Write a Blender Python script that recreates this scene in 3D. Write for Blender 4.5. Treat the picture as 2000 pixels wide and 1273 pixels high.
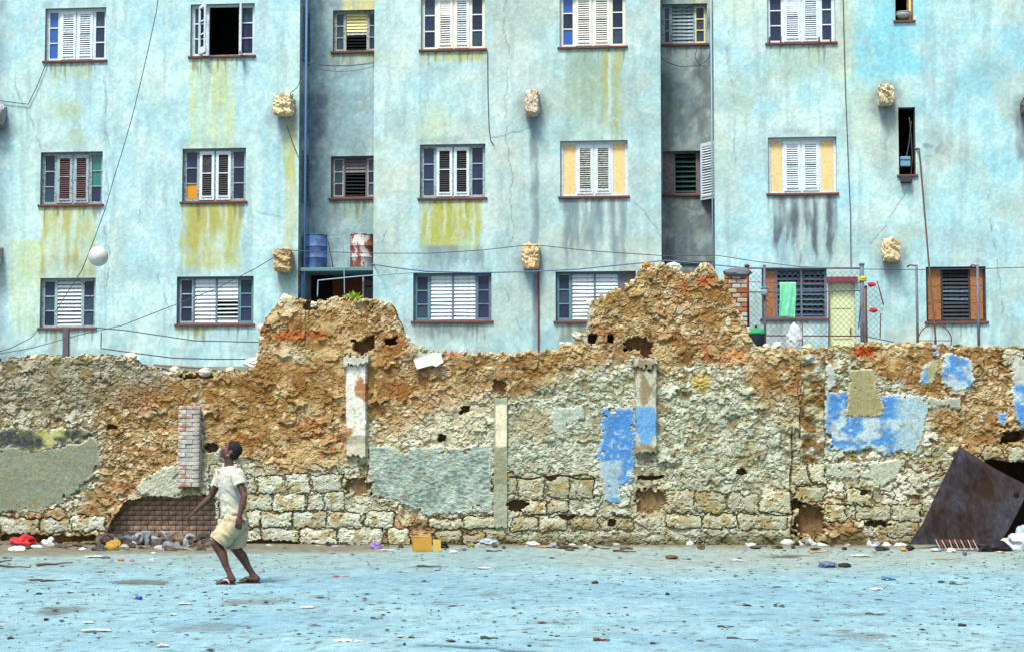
import bpy, bmesh, math, random
import numpy as np
from mathutils import Vector, Matrix
random.seed(7); RNG = np.random.default_rng(11)
for o in list(bpy.data.objects): bpy.data.objects.remove(o)
S = bpy.context.scene; COL = S.collection
R = math.radians
# ------------------------------------------------------------------ camera, sky, sun, exposure
F = 3560.0; CH = 1.45; HOR = 880.0; CY = 636.5
PITCH = math.atan((HOR-CY)/F)
cam = bpy.data.cameras.new('camera'); cam.sensor_width = 36; cam.lens = 36*F/2000
cam.clip_start = .5; cam.clip_end = 2000
camo = bpy.data.objects.new('camera', cam); COL.objects.link(camo)
camo.location = (0, 0, CH); camo.rotation_euler = (math.pi/2+PITCH, 0, 0)
S.camera = camo
SUN_EL, SUN_AZ = R(60), R(205)         # azimuth clockwise from +Y : behind the camera, to its left
W = bpy.data.worlds.new('World'); S.world = W; W.use_nodes = True
nt = W.node_tree; sky = nt.nodes.new('ShaderNodeTexSky'); sky.sky_type = 'NISHITA'; sky.sun_disc = False
sky.sun_elevation = SUN_EL; sky.sun_rotation = SUN_AZ; sky.air_density = 1.0; sky.dust_density = 4.0; sky.ozone_density = 1.0
bg = nt.nodes['Background']; nt.links.new(sky.outputs[0], bg.inputs[0]); bg.inputs[1].default_value = .085
sl = bpy.data.lights.new('sun', 'SUN'); sl.energy = 2.1; sl.angle = R(13); sl.color = (1, .97, .90)
so = bpy.data.objects.new('sun', sl); COL.objects.link(so)
sd = Vector((math.sin(SUN_AZ)*math.cos(SUN_EL), math.cos(SUN_AZ)*math.cos(SUN_EL), math.sin(SUN_EL)))
so.rotation_euler = sd.to_track_quat('Z', 'Y').to_euler(); so.location = (0, -20, 30)
S.view_settings.view_transform = 'Standard'; S.view_settings.look = 'None'
S.view_settings.gamma = 1; S.view_settings.exposure = 1.45
S.render.resolution_x = 1024; S.render.resolution_y = 651

# ------------------------------------------------------------------ projection helpers
cp, sp = math.cos(PITCH), math.sin(PITCH)
def ray(px, py):
    u = (np.asarray(px, float)-1000)/F; v = (CY-np.asarray(py, float))/F
    return u, cp-v*sp, sp+v*cp
def at(px, py, Y):
    x, y, z = ray(px, py); t = Y/y
    return Vector((float(x*t), Y, float(CH+z*t)))
def gnd(px, py):
    x, y, z = ray(px, py); t = -CH/z
    return Vector((float(x*t), float(y*t), 0))
def proj(X, Y, Z):
    z = Z-CH; yc = Y*cp+z*sp; zc = -Y*sp+z*cp
    return 1000+F*X/yc, CY-F*zc/yc
TH = R(5.5); BO = np.array([0, 44.0]); E = np.array([math.cos(TH), -math.sin(TH)]); N = np.array([math.sin(TH), math.cos(TH)])
def bl(px, py, d=0.):
    x, y, z = ray(px, py); t = (d+BO@N)/(x*N[0]+y*N[1])
    return float((x*t-BO[0])*E[0]+(y*t-BO[1])*E[1]), float(CH+z*t)
def bw(s, d, z):
    return Vector((BO[0]+s*E[0]+d*N[0], BO[1]+s*E[1]+d*N[1], z))
def lin(c, k=1.0):
    c = np.asarray(c, float)/255
    return np.where(c <= .04045, c/12.92, ((c+.055)/1.055)**2.4)*k

# ------------------------------------------------------------------ numpy noise
def _h(i, j, s):
    n = (i.astype(np.int64)*374761393+j.astype(np.int64)*668265263+s*974711) & 0xffffffff
    n = ((n ^ (n >> 13))*1274126177) & 0xffffffff
    n = ((n ^ (n >> 15))*2246822519) & 0xffffffff
    return ((n ^ (n >> 16)) & 0xffffff)/float(0x1000000)
def vn(x, y, s=0):
    i = np.floor(x); j = np.floor(y); u = x-i; v = y-j; u = u*u*(3-2*u); v = v*v*(3-2*v)
    a = _h(i, j, s); b = _h(i+1, j, s); c = _h(i, j+1, s); d = _h(i+1, j+1, s)
    return (a*(1-u)+b*u)*(1-v)+(c*(1-u)+d*u)*v
def fbm(x, y, s=0, o=4):
    r = 0; a = .5; t = 0
    for k in range(o):
        r = r+a*vn(x*2**k+17.3*k, y*2**k-9.1*k, s+k); t += a; a *= .5
    return r/t
def worley(x, y, s):
    i0 = np.floor(x); j0 = np.floor(y); f1 = np.full(x.shape, 9.); f2 = f1.copy(); idi = np.zeros(x.shape); idj = np.zeros(x.shape); ox = idi.copy(); oy = idi.copy()
    for di in (-1, 0, 1):
        for dj in (-1, 0, 1):
            i = i0+di; j = j0+dj
            d = np.hypot(i+.1+.8*_h(i, j, s)-x, j+.1+.8*_h(i, j, s+5)-y)
            n = d < f1
            f2 = np.where(n, f1, np.minimum(f2, d)); f1 = np.where(n, d, f1); ox = np.where(n, x-(i+.1+.8*_h(i, j, s)), ox); oy = np.where(n, y-(j+.1+.8*_h(i, j, s+5)), oy); idi = np.where(n, i, idi); idj = np.where(n, j, idj)
    worley.off = (ox, oy); return f1, f2, idi, idj
def ss(a, b, x):
    t = np.clip((x-a)/(b-a), 0, 1); return t*t*(3-2*t)
def poly_sd(x, y, P):
    """signed distance, positive inside"""
    P = np.array(P, float); d = np.full(x.shape, 1e9); ins = np.zeros(x.shape, bool)
    for k in range(len(P)):
        a = P[k]; b = P[(k+1) % len(P)]; e = b-a
        t = np.clip(((x-a[0])*e[0]+(y-a[1])*e[1])/max(e@e, 1e-9), 0, 1)
        d = np.minimum(d, np.hypot(x-a[0]-t*e[0], y-a[1]-t*e[1]))
        if abs(e[1]) > 1e-9:
            c = ((a[1] > y) != (b[1] > y)) & (x < e[0]*(y-a[1])/e[1]+a[0]); ins ^= c
    return np.where(ins, d, -d)
def rect_m(x, y, x0, x1, y0, y1, sx, sy):
    return ss(x0-sx, x0+sx, x)*(1-ss(x1-sx, x1+sx, x))*ss(y0-sy, y0+sy, y)*(1-ss(y1-sy, y1+sy, y))

# ------------------------------------------------------------------ materials
MATS = {}
def mat(name, col=(200, 200, 200), rough=.85, k=.75, noise=.18, nscale=30., bump=.0, attr=False, metal=0., col2=None, c2scale=4., c2lo=.45, c2hi=.6, rand=0., stretch=None, spec=.3, speckle=0.):
    if name in MATS: return MATS[name]
    m = bpy.data.materials.new(name); m.use_nodes = True; t = m.node_tree; L = t.links.new
    b = t.nodes['Principled BSDF']; b.inputs['Roughness'].default_value = rough; b.inputs['Metallic'].default_value = metal
    b.inputs['Specular IOR Level'].default_value = spec
    tc = t.nodes.new('ShaderNodeTexCoord'); co = tc.outputs['Object']
    if stretch:
        mp = t.nodes.new('ShaderNodeMapping'); mp.inputs['Scale'].default_value = stretch; L(co, mp.inputs[0]); co = mp.outputs[0]
    if attr:
        a = t.nodes.new('ShaderNodeAttribute'); a.attribute_name = 'Col'; c = a.outputs['Color']
    else:
        g = t.nodes.new('ShaderNodeRGB'); g.outputs[0].default_value = (*lin(col, k), 1); c = g.outputs[0]
    if col2 is not None:
        n2 = t.nodes.new('ShaderNodeTexNoise'); n2.inputs['Scale'].default_value = c2scale; n2.inputs['Detail'].default_value = 6; n2.inputs['Roughness'].default_value = .65; L(co, n2.inputs[0])
        mr = t.nodes.new('ShaderNodeMapRange'); mr.inputs[1].default_value = c2lo; mr.inputs[2].default_value = c2hi; L(n2.outputs[0], mr.inputs[0])
        mx = t.nodes.new('ShaderNodeMix'); mx.data_type = 'RGBA'; L(mr.outputs[0], mx.inputs[0]); L(c, mx.inputs[6]); mx.inputs[7].default_value = (*lin(col2, k), 1); c = mx.outputs[2]
    def mul(c, fac):
        v = t.nodes.new('ShaderNodeVectorMath'); v.operation = 'SCALE'; L(c, v.inputs[0]); L(fac, v.inputs['Scale']); return v.outputs[0]
    nz = t.nodes.new('ShaderNodeTexNoise'); nz.inputs['Scale'].default_value = nscale; nz.inputs['Detail'].default_value = 5; nz.inputs['Roughness'].default_value = .7; L(co, nz.inputs[0])
    mr = t.nodes.new('ShaderNodeMapRange'); mr.inputs[1].default_value = .25; mr.inputs[2].default_value = .75; mr.inputs[3].default_value = 1-noise; mr.inputs[4].default_value = 1+noise; L(nz.outputs[0], mr.inputs[0])
    c = mul(c, mr.outputs[0])
    if speckle:
        wn = t.nodes.new('ShaderNodeTexNoise'); wn.inputs['Scale'].default_value = nscale*3.1; wn.inputs['Detail'].default_value = 2; L(co, wn.inputs[0])
        mr = t.nodes.new('ShaderNodeMapRange'); mr.inputs[1].default_value = .3; mr.inputs[2].default_value = .7; mr.inputs[3].default_value = 1-speckle; mr.inputs[4].default_value = 1+speckle; L(wn.outputs[0], mr.inputs[0])
        c = mul(c, mr.outputs[0])
    if rand:
        oi = t.nodes.new('ShaderNodeObjectInfo'); mr = t.nodes.new('ShaderNodeMapRange'); mr.inputs[3].default_value = 1-rand; mr.inputs[4].default_value = 1+rand; L(oi.outputs['Random'], mr.inputs[0])
        c = mul(c, mr.outputs[0])
    L(c, b.inputs['Base Color'])
    if bump:
        bp = t.nodes.new('ShaderNodeBump'); bp.inputs['Strength'].default_value = 1; bp.inputs['Distance'].default_value = bump; L(nz.outputs[0], bp.inputs['Height']); L(bp.outputs[0], b.inputs['Normal'])
    MATS[name] = m; return m

# ------------------------------------------------------------------ object helpers
def link(name, data, parent=None):
    o = bpy.data.objects.new(name, data); COL.objects.link(o)
    if parent is not None: o.parent = parent
    return o
def tag(o, label=None, cat=None, group=None, kind=None):
    if label: o['label'] = label
    if cat: o['category'] = cat
    if group: o['group'] = group
    if kind: o['kind'] = kind
    return o
def npmesh(name, V, Q, m, C=None, smooth=False):
    """quads or tris given as an int array"""
    V = np.asarray(V, np.float32); Q = np.asarray(Q, np.int32); k = Q.shape[1]
    me = bpy.data.meshes.new(name); me.vertices.add(len(V)); me.vertices.foreach_set('co', V.ravel())
    me.loops.add(Q.size); me.loops.foreach_set('vertex_index', Q.ravel())
    me.polygons.add(len(Q)); me.polygons.foreach_set('loop_start', np.arange(0, Q.size, k, dtype=np.int32))
    me.polygons.foreach_set('use_smooth', np.full(len(Q), smooth))
    if C is not None:
        a = me.color_attributes.new('Col', 'FLOAT_COLOR', 'POINT'); c4 = np.ones((len(V), 4), np.float32); c4[:, :3] = C; a.data.foreach_set('color', c4.ravel())
    me.update(calc_edges=True); me.validate(); me.materials.append(m); return me
class MB:
    """collects simple solids into one mesh"""
    def __init__(s): s.bm = bmesh.new()
    def box(s, x0, x1, y0, y1, z0, z1, M=None, bevel=0.):
        vs = [s.bm.verts.new(p) for p in ((x0, y0, z0), (x1, y0, z0), (x1, y1, z0), (x0, y1, z0), (x0, y0, z1), (x1, y0, z1), (x1, y1, z1), (x0, y1, z1))]
        fs = [s.bm.faces.new([vs[i] for i in f]) for f in ((3, 2, 1, 0), (4, 5, 6, 7), (0, 1, 5, 4), (1, 2, 6, 5), (2, 3, 7, 6), (3, 0, 4, 7))]
        if bevel: 
            r = bmesh.ops.bevel(s.bm, geom=list({e for f in fs for e in f.edges}), offset=bevel, segments=1, affect='EDGES')
            vs = r['verts']
        if M is not None: bmesh.ops.transform(s.bm, matrix=M, verts=vs)
        return s
    def tube(s, pts, r, n=6, cap=True):
        pts = [Vector(p) for p in pts]; rings = []
        rr = r if isinstance(r, (list, tuple)) else [r]*len(pts)
        up = None
        for i, p in enumerate(pts):
            t = (pts[min(i+1, len(pts)-1)]-pts[max(i-1, 0)]).normalized()
            if up is None or abs(up.dot(t)) > .95: up = Vector((0, 0, 1)) if abs(t.z) < .9 else Vector((0, 1, 0))
            a = t.cross(up).normalized(); b = a.cross(t).normalized(); up = b
            rings.append([s.bm.verts.new(p+(a*math.cos(k*2*math.pi/n)+b*math.sin(k*2*math.pi/n))*rr[i]) for k in range(n)])
        for A, B in zip(rings, rings[1:]):
            for k in range(n): s.bm.faces.new((A[k], A[(k+1) % n], B[(k+1) % n], B[k]))
        if cap: s.bm.faces.new(rings[0][::-1]); s.bm.faces.new(rings[-1])
        return s
    def lathe(s, prof, n=32, M=None, a0=0., a1=2*math.pi):
        full = abs(a1-a0-2*math.pi) < 1e-6; rings = []; c = n if full else n+1
        for r, z in prof:
            rings.append([s.bm.verts.new((r*math.cos(a0+(a1-a0)*k/n), r*math.sin(a0+(a1-a0)*k/n), z)) for k in range(c)])
        for A, B in zip(rings, rings[1:]):
            for k in range(n): s.bm.faces.new((A[k], A[(k+1) % c], B[(k+1) % c], B[k]))
        if full:
            s.bm.faces.new(rings[0][::-1]); s.bm.faces.new(rings[-1])
        if M is not None: bmesh.ops.transform(s.bm, matrix=M, verts=[v for q in rings for v in q])
        return s
    def mesh(s, name, m, smooth=False):
        bmesh.ops.recalc_face_normals(s.bm, faces=s.bm.faces[:])
        me = bpy.data.meshes.new(name); s.bm.to_mesh(me); s.bm.free(); me.materials.append(m)
        if smooth: me.polygons.foreach_set('use_smooth', [True]*len(me.polygons))
        return me
    def build(s, name, m, parent=None, smooth=False): return link(name, s.mesh(name, m, smooth), parent)
def rock_mesh(name, m, sub=3, amp=.25, seed=0, sq=(1, 1, 1), col=None, boxy=0., freq=1.6):
    bm = bmesh.new(); bmesh.ops.create_icosphere(bm, subdivisions=sub, radius=1)
    V = np.array([v.co[:] for v in bm.verts]); T = np.array([[v.index for v in f.verts] for f in bm.faces]); bm.free()
    if boxy:
        mxa = np.abs(V).max(1, keepdims=True); V = V*(1-boxy)+boxy*V/mxa*.8
    f = freq
    d = fbm(V[:, 0]*f+V[:, 2]*1.7*f+seed*3.1, V[:, 1]*f-V[:, 2]*1.3*f+seed, seed, 4)-.5
    d += .35*(fbm(V[:, 0]*6+V[:, 2]*5+seed, V[:, 1]*6-V[:, 2]*7, seed+9, 3)-.5)
    V = V*(1+amp*2*d[:, None])*np.array(sq)
    C = None
    if col is not None:
        c = np.array(col); t = fbm(V[:, 0]*3+seed, V[:, 2]*3+V[:, 1]*2, seed+3, 3)
        C = c[None]*(.45+1.1*t[:, None])*np.array([1, .97, .92])
    return npmesh(name, V, T, m, C)

# =================================================================== GROUND
K = .62      # albedo per unit of displayed linear colour
def ground():
    xs = np.concatenate([[-400, -150, -60, -30, -18], np.arange(-12, 12.01, .045), [18, 30, 60, 150, 400]])
    ys = np.concatenate([[-200, -60, -15, 0, 6, 9], np.arange(11.5, 29.01, .045), [32, 36, 42, 60, 120, 400]])
    X, Y = np.meshgrid(xs, ys); sh = X.shape; x = X.ravel(); y = Y.ravel()
    px, py = proj(x, np.maximum(y, 5), 0*x)
    w = fbm(x*.5, y*.5, 3, 4); w2 = fbm(x*1.6, y*2.2, 8, 4); w3 = fbm(x*7, y*7, 12, 3)
    base = np.array([166, 214, 226.]); c = np.tile(base, (len(x), 1))
    c = c*(.94+.12*w2[:, None])
    def mix(c, col, m): return c*(1-m[:, None])+np.array(col, float)*m[:, None]
    c = mix(c, (142, 194, 216), ss(.45, .72, w)*.45)
    c = mix(c, (190, 224, 228), ss(.50, .80, fbm(x*.9+5, y*1.2, 22, 5))*.4)
    far = ss(1135, 1085, py+18*(w2-.5)+ 25*(fbm(x*.35, y*.1, 5, 3)-.5))
    c = mix(c, (168, 196, 190), far*.75)
    gr = ss(1000, 1150, px)*ss(1136, 1092, py+30*(w2-.5))
    c = mix(c, (190, 202, 184), gr*.55*ss(.25, .7, w2+.1))
    # bare earth kerb strip along the foot of the wall
    dirt = np.where(px < 760, ss(1089, 1081, py+8*(w2-.5)+ (px-100)*.012), ss(1073, 1066, py+8*(w2-.5)))
    c = mix(c, (146, 136, 108), dirt*.85*ss(.15, .5, w2+.1))
    # damp stains
    for (cx, cy, a, b, st) in [(275, 1135, 62, 6, .7), (120, 1190, 55, 9, .55), (490, 1174, 60, 7, .4), (1530, 1086, 70, 5, .9), (960, 1160, 45, 8, .35), (1690, 1245, 60, 12, .35), (400, 1228, 90, 10, .3), (1080, 1215, 60, 5, .3), (1680, 1200, 70, 5, .35), (60, 1138, 60, 6, .4), (830, 1106, 40, 3, .5)]:
        q = np.hypot((px-cx)/a, (py-cy)/b)+1.1*(w2-.5)+.5*(w3-.5)
        c = mix(c, (112, 112, 100), ss(1.05, .5, q)*st)
    # long crack near the bottom edge
    cr = 1266+5*np.sin(px*.02)+14*(fbm(px*.02, px*0, 31, 4)-.5)
    crm = np.clip(1-np.abs(py-cr)/3.2, 0, 1)*ss(800, 840, px)*ss(1075, 1035, px)
    c = mix(c, (52, 84, 100), crm*.9)
    # scattered grit tone
    sp_ = ss(.70, .78, fbm(x*13, y*9, 41, 2)); c = mix(c, (104, 110, 96), sp_*.55)
    c *= (.84+.20*w3[:, None]+.13*fbm(x*15, y*2.4, 43, 3)[:, None])
    z = .014*(w2-.5)+.01*(w3-.5)+.03*(w-.5)-.012*crm+ .03*dirt
    z = np.where((np.abs(x) < 12) & (y > 11.5) & (y < 29), z, 0)
    h, wd = sh; I = np.arange(h*wd).reshape(sh); Q = np.stack([I[:-1, :-1], I[:-1, 1:], I[1:, 1:], I[1:, :-1]], -1).reshape(-1, 4)
    m = mat('ground_concrete', attr=True, rough=.95, noise=.34, nscale=30, bump=.012, speckle=.36, spec=.15)
    return tag(link('ground', npmesh('ground', np.stack([x, y, z], 1), Q, m, lin(c, .44), True)), kind='structure')
ground()

# =================================================================== APARTMENT BUILDING
B = link('apartment_building', None); B.location = (BO[0], BO[1], 0); B.rotation_euler = (0, 0, -TH)
B.empty_display_size = .5
tag(B, 'weathered pale turquoise apartment block with louvred windows behind the ruined wall', 'building')
ZT = bl(900, -120)[1]; REC = 1.25
Z_TER = 3.27
def facade_col(px, py, zone):
    def mix(c, col, m): return c*(1-m[:, None])+np.array(col, float)*m[:, None]
    a = fbm(px*.012, py*.012, 51, 4); b = fbm(px*.035, py*.03, 57, 4); g = fbm(px*.10, py*.012, 61, 4); f = fbm(px*.2, py*.2, 66, 2)
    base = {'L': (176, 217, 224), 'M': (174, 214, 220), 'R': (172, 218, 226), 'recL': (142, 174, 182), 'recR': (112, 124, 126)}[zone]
    c = np.tile(np.array(base, float), (len(px), 1))
    c = mix(c, (204, 232, 226), ss(.5, .7, a)*.55)
    c = mix(c, (146, 198, 212), ss(.52, .72, b)*.35)
    c = mix(c, (142, 168, 164), ss(.50, .74, fbm(px*.018+9, py*.022, 71, 5))*(.16 if zone == 'L' else .38))
    if zone == 'L':
        c = mix(c, (196, 226, 214), ss(.45, .7, fbm(px*.02, py*.006, 75, 3))*.5)
        c = mix(c, (120, 160, 185), (np.abs(px-206) < 2.2)*.25)
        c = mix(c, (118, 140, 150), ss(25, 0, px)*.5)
    if zone == 'M':
        c = mix(c, (160, 188, 184), rect_m(px, py, 960, 1300, -50, 560, 40, 60)*(.2+.5*ss(.35, .65, b)))
        c = mix(c, (205, 228, 222), rect_m(px, py, 740, 800, -50, 440, 25, 60)*.5)
    if zone == 'R':
        c = mix(c, (126, 206, 224), rect_m(px+60*(b-.5), py+90*(a-.5), 1650, 1810, 0, 205, 30, 60)*(.45+.5*a))
        c = mix(c, (130, 200, 216), rect_m(px, py, 1860, 2030, -50, 420, 60, 80)*.45)
        c = mix(c, (214, 222, 196), rect_m(px, py, 1400, 1500, -60, 60, 40, 50)*.6)
        c = mix(c, (226, 222, 176), rect_m(px, py, 1632, 1665, -60, 170, 12, 50)*.55)
        c = mix(c, (190, 206, 186), rect_m(px, py, 1650, 1770, 165, 300, 30, 30)*.7)
        for (x, y, rx, ry) in [(1845, 291, 19, 13), (1812, 285, 9, 6)]:
            c = mix(c, (132, 156, 170), ss(1.15, .85, np.hypot((px-x)/rx, (py-y)/ry)+.9*(f-.5)))
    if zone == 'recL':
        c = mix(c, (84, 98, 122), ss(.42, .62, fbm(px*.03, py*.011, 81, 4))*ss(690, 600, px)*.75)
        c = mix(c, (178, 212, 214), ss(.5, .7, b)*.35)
        c = mix(c, (232, 222, 160), rect_m(px, py, 668, 760, -90, 42, 6, 14)*.9)  # sunlit top of the left recess painted in as a yellow patch
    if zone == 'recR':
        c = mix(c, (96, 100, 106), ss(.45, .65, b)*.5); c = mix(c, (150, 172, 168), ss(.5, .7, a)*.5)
        c = mix(c, (226, 220, 170), rect_m(px, py, 1340, 1420, -90, 25, 12, 14)*.7)  # sunlight on the right recess top put into the wall colour
    c = mix(c, (150, 186, 190), ss(.5, .72, fbm(px*.05, py*.035, 87, 4))*.22); c = mix(c, (214, 230, 224), ss(.50, .75, fbm(px*.04+3, py*.025, 89, 4))*.35)
    if zone in 'MR': c = mix(c, (176, 192, 180), ss(.48, .70, fbm(px*.008+5, py*.01, 83, 4))*.6); c = mix(c, (212, 224, 214), ss(.52, .72, fbm(px*.010+2, py*.012, 85, 4))*.4)
    c = mix(c, (140, 166, 172), ss(.54, .72, fbm(px*.09, py*.008, 93, 4))*.3)
    # ochre-green algae sheets and drip streaks under the sills: (x0,x1,y0,y1,strength,colour,streakiness)
    YEL = (172, 172, 98); OLV = (150, 164, 128); GRY = (104, 122, 132); DRK = (88, 100, 108)
    st = [(80, 186, 402, 545, .75, YEL, .5), (352, 470, 396, 528, .95, YEL, .25), (821, 940, 389, 492, .95, (172, 176, 90), .3),
          (824, 945, 480, 530, .55, GRY, .4), (370, 462, 112, 300, .6, (196, 208, 140), .5), (553, 577, 235, 490, .75, (186, 184, 104), .2),
          (1105, 1218, 96, 280, .5, (140, 166, 140), .7), (1178, 1190, 96, 250, .75, (176, 174, 100), .5), (1200, 1214, 96, 285, .7, (176, 174, 100), .4),
          (1098, 1222, 388, 525, .6, GRY, .75), (1508, 1634, 382, 515, .85, DRK, .75), (20, 84, 470, 655, .4, (186, 196, 120), .4),
          (100, 180, 118, 165, .4, (176, 178, 108), .8), (640, 735, 100, 130, .4, (180, 176, 110), .4),
          (820, 945, 100, 125, .6, (176, 170, 84), .8), (1035, 1052, 232, 545, .6, GRY, .3),
          (1040, 1054, 535, 690, .75, (92, 106, 128), .3), (1500, 1632, 88, 180, .35, (160, 180, 140), .8), (810, 950, 630, 665, .5, DRK, .85),
          (345, 420, 634, 660, .5, (170, 170, 100), .4), (1725, 1750, 205, 330, .4, GRY, .8), (1800, 1830, 340, 420, .3, OLV, .6),
          (1088, 1160, 632, 680, .6, (110, 112, 92), .4), (100, 112, 640, 700, .5, (176, 160, 110), .2), (1985, 2010, 215, 320, .6, (90, 96, 104), .2),
          (545, 585, 530, 600, .4, OLV, .3), (78, 190, 500, 545, .35, (146, 138, 96), .1), (640, 735, 385, 440, .35, (160, 172, 120), .5)]
    for (x0, x1, y0, y1, k, col, sk) in st:
        wx = px+5*(vn(px*0, py*.05, 91)-.5)
        L = (y1-y0)*(.35+.9*vn(wx*.16, px*0+y0, 95))            # each streak runs out at its own height
        m = ss(x0-3, x0+4, wx)*(1-ss(x1-4, x1+3, wx))*ss(y0-4, y0+4, py)
        sheet = 1-ss(y1-14, y1+6, py+22*(b-.5)); run = 1-ss(L*.7, L+4, py-y0)
        m = m*(sheet*(1-sk)+run*sk)*(.35+.75*ss(.3, .65, g*.6+b*.4))*(.75+.5*f)
        c = mix(c, col, np.clip(m*k, 0, 1))
    for (X, Y, ra, rb, col, k) in [(128, 215, 45, 30, (176, 182, 118), .5), (845, 240, 50, 55, (176, 188, 140), .4), (150, 270, 30, 25, (176, 184, 130), .35), (780, 235, 40, 40, (140, 176, 176), .5), (1150, 180, 60, 90, (150, 176, 150), .35), (1900, 470, 90, 40, (150, 176, 180), .5), (1940, 150, 60, 60, (140, 180, 190), .5), (280, 530, 40, 30, (140, 180, 186), .5), (1700, 600, 50, 40, (150, 176, 176), .4), (1440, 200, 45, 60, (166, 186, 166), .5)]:
        c = mix(c, col, ss(1.2, .1, np.hypot((px-X)/ra, (py-Y)/rb)+.9*(b-.5))*k)
    for wi, (zn, x0, x1, y0, y1) in enumerate(WINPX):           # dirt run-off straight under every sill, faint soot over the heads
        if zn != zone or x1-x0 < 60: continue
        L = 8+46*np.clip(vn(px*.22, px*0+wi*7, 301)-.35, 0, 1)*1.5
        m = ss(x0-2, x0+2, px)*(1-ss(x1-2, x1+2, px))*ss(y1+2, y1+6, py)*(1-ss(L*.4, L, py-y1-3))
        c = mix(c, (104, 104, 92), m*.5*ss(.4, .7, vn(px*.3, px*0+wi, 303)))
        m = rect_m(px, py, x0-3, x1+3, y0-16, y0, 5, 7); c = mix(c, (130, 146, 146), m*.35*ss(.35, .7, b))
    for (P0, P1, sd_, w) in [((205, 150), (212, 560), 1, 1.3), ((990, 0), (1000, 480), 2, 1.1), ((780, 410), (740, 470), 3, 1.2), ((1240, 390), (1290, 470), 4, 1.3), ((1420, 60), (1440, 330), 5, 1.1), ((1930, 380), (1960, 660), 6, 1.3), ((500, 410), (585, 440), 7, 1.2), ((270, 410), (330, 640), 8, 1.0), ((1790, 350), (1700, 480), 9, 1.1), ((960, 270), (1040, 250), 10, 1.2), ((980, 540), (1030, 690), 11, 1.2), ((20, 130), (80, 290), 12, 1.1)]:
        e = np.array(P1, float)-np.array(P0, float); L = np.hypot(*e); u = ((px-P0[0])*e[0]+(py-P0[1])*e[1])/L; v = ((px-P0[0])*-e[1]+(py-P0[1])*e[0])/L
        v = v-26*(fbm(u*.02, u*0+sd_, 311, 5)-.5); m = np.clip(1.4-np.abs(v)/w, 0, 1)*(u > 0)*(u < L)*ss(.3, .5, vn(u*.05, u*0+sd_, 313)); c = mix(c, (104, 122, 126), m*.55)
    chip = ss(.70, .73, fbm(px*.06, py*.06, 321, 4)); c = mix(c, (206, 214, 206), chip*.25)
    # pale lime drips over the stains
    for (x, w, y0, y1) in [(405, 3, 398, 470), (430, 4, 398, 440), (441, 3, 398, 452), (118, 4, 404, 480), (145, 5, 404, 470), (112, 3, 420, 500), (868, 3, 390, 470), (905, 4, 390, 450), (925, 4, 390, 500),
                           (1183, 6, 388, 520), (1205, 5, 388, 470), (1150, 4, 390, 425), (1133, 3, 388, 480), (1563, 6, 382, 515), (1604, 7, 382, 515), (1540, 5, 382, 430), (1585, 4, 384, 440), (835, 3, 380, 470), (1190, 4, 100, 250)]:
        m = np.clip(1.3-np.abs(px-x-4*(vn(py*.04, px*0, 99)-.5))/w, 0, 1)*ss(y0, y0+5, py)*(1-ss(y1-30, y1, py))
        c = mix(c, (196, 218, 214), m*.7)
    # sooty halos round the beam stubs
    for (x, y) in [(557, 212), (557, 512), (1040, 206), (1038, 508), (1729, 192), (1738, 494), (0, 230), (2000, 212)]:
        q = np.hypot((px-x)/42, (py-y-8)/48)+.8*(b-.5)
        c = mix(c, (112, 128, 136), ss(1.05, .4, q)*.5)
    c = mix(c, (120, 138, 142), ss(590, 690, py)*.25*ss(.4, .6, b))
    c *= (.92+.16*f[:, None])
    return lin(np.clip(c, 0, 255), .71)
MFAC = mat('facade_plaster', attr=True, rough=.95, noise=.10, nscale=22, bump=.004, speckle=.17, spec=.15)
WINPX = []
OPEN = {k: [] for k in ('L', 'M', 'R', 'recL', 'recR')}
sL = bl(583, 400)[0]; sM0 = bl(730, 300)[0]; sM1 = bl(1291, 300)[0]; sR = bl(1395, 300)[0]; S0, S1 = -17.5, 17.5
SPAN = {'L': (S0, sL, 0.), 'M': (sM0, sM1, 0.), 'R': (sR, S1, 0.), 'recL': (sL, sM0, REC), 'recR': (sM1, sR, REC)}

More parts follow.
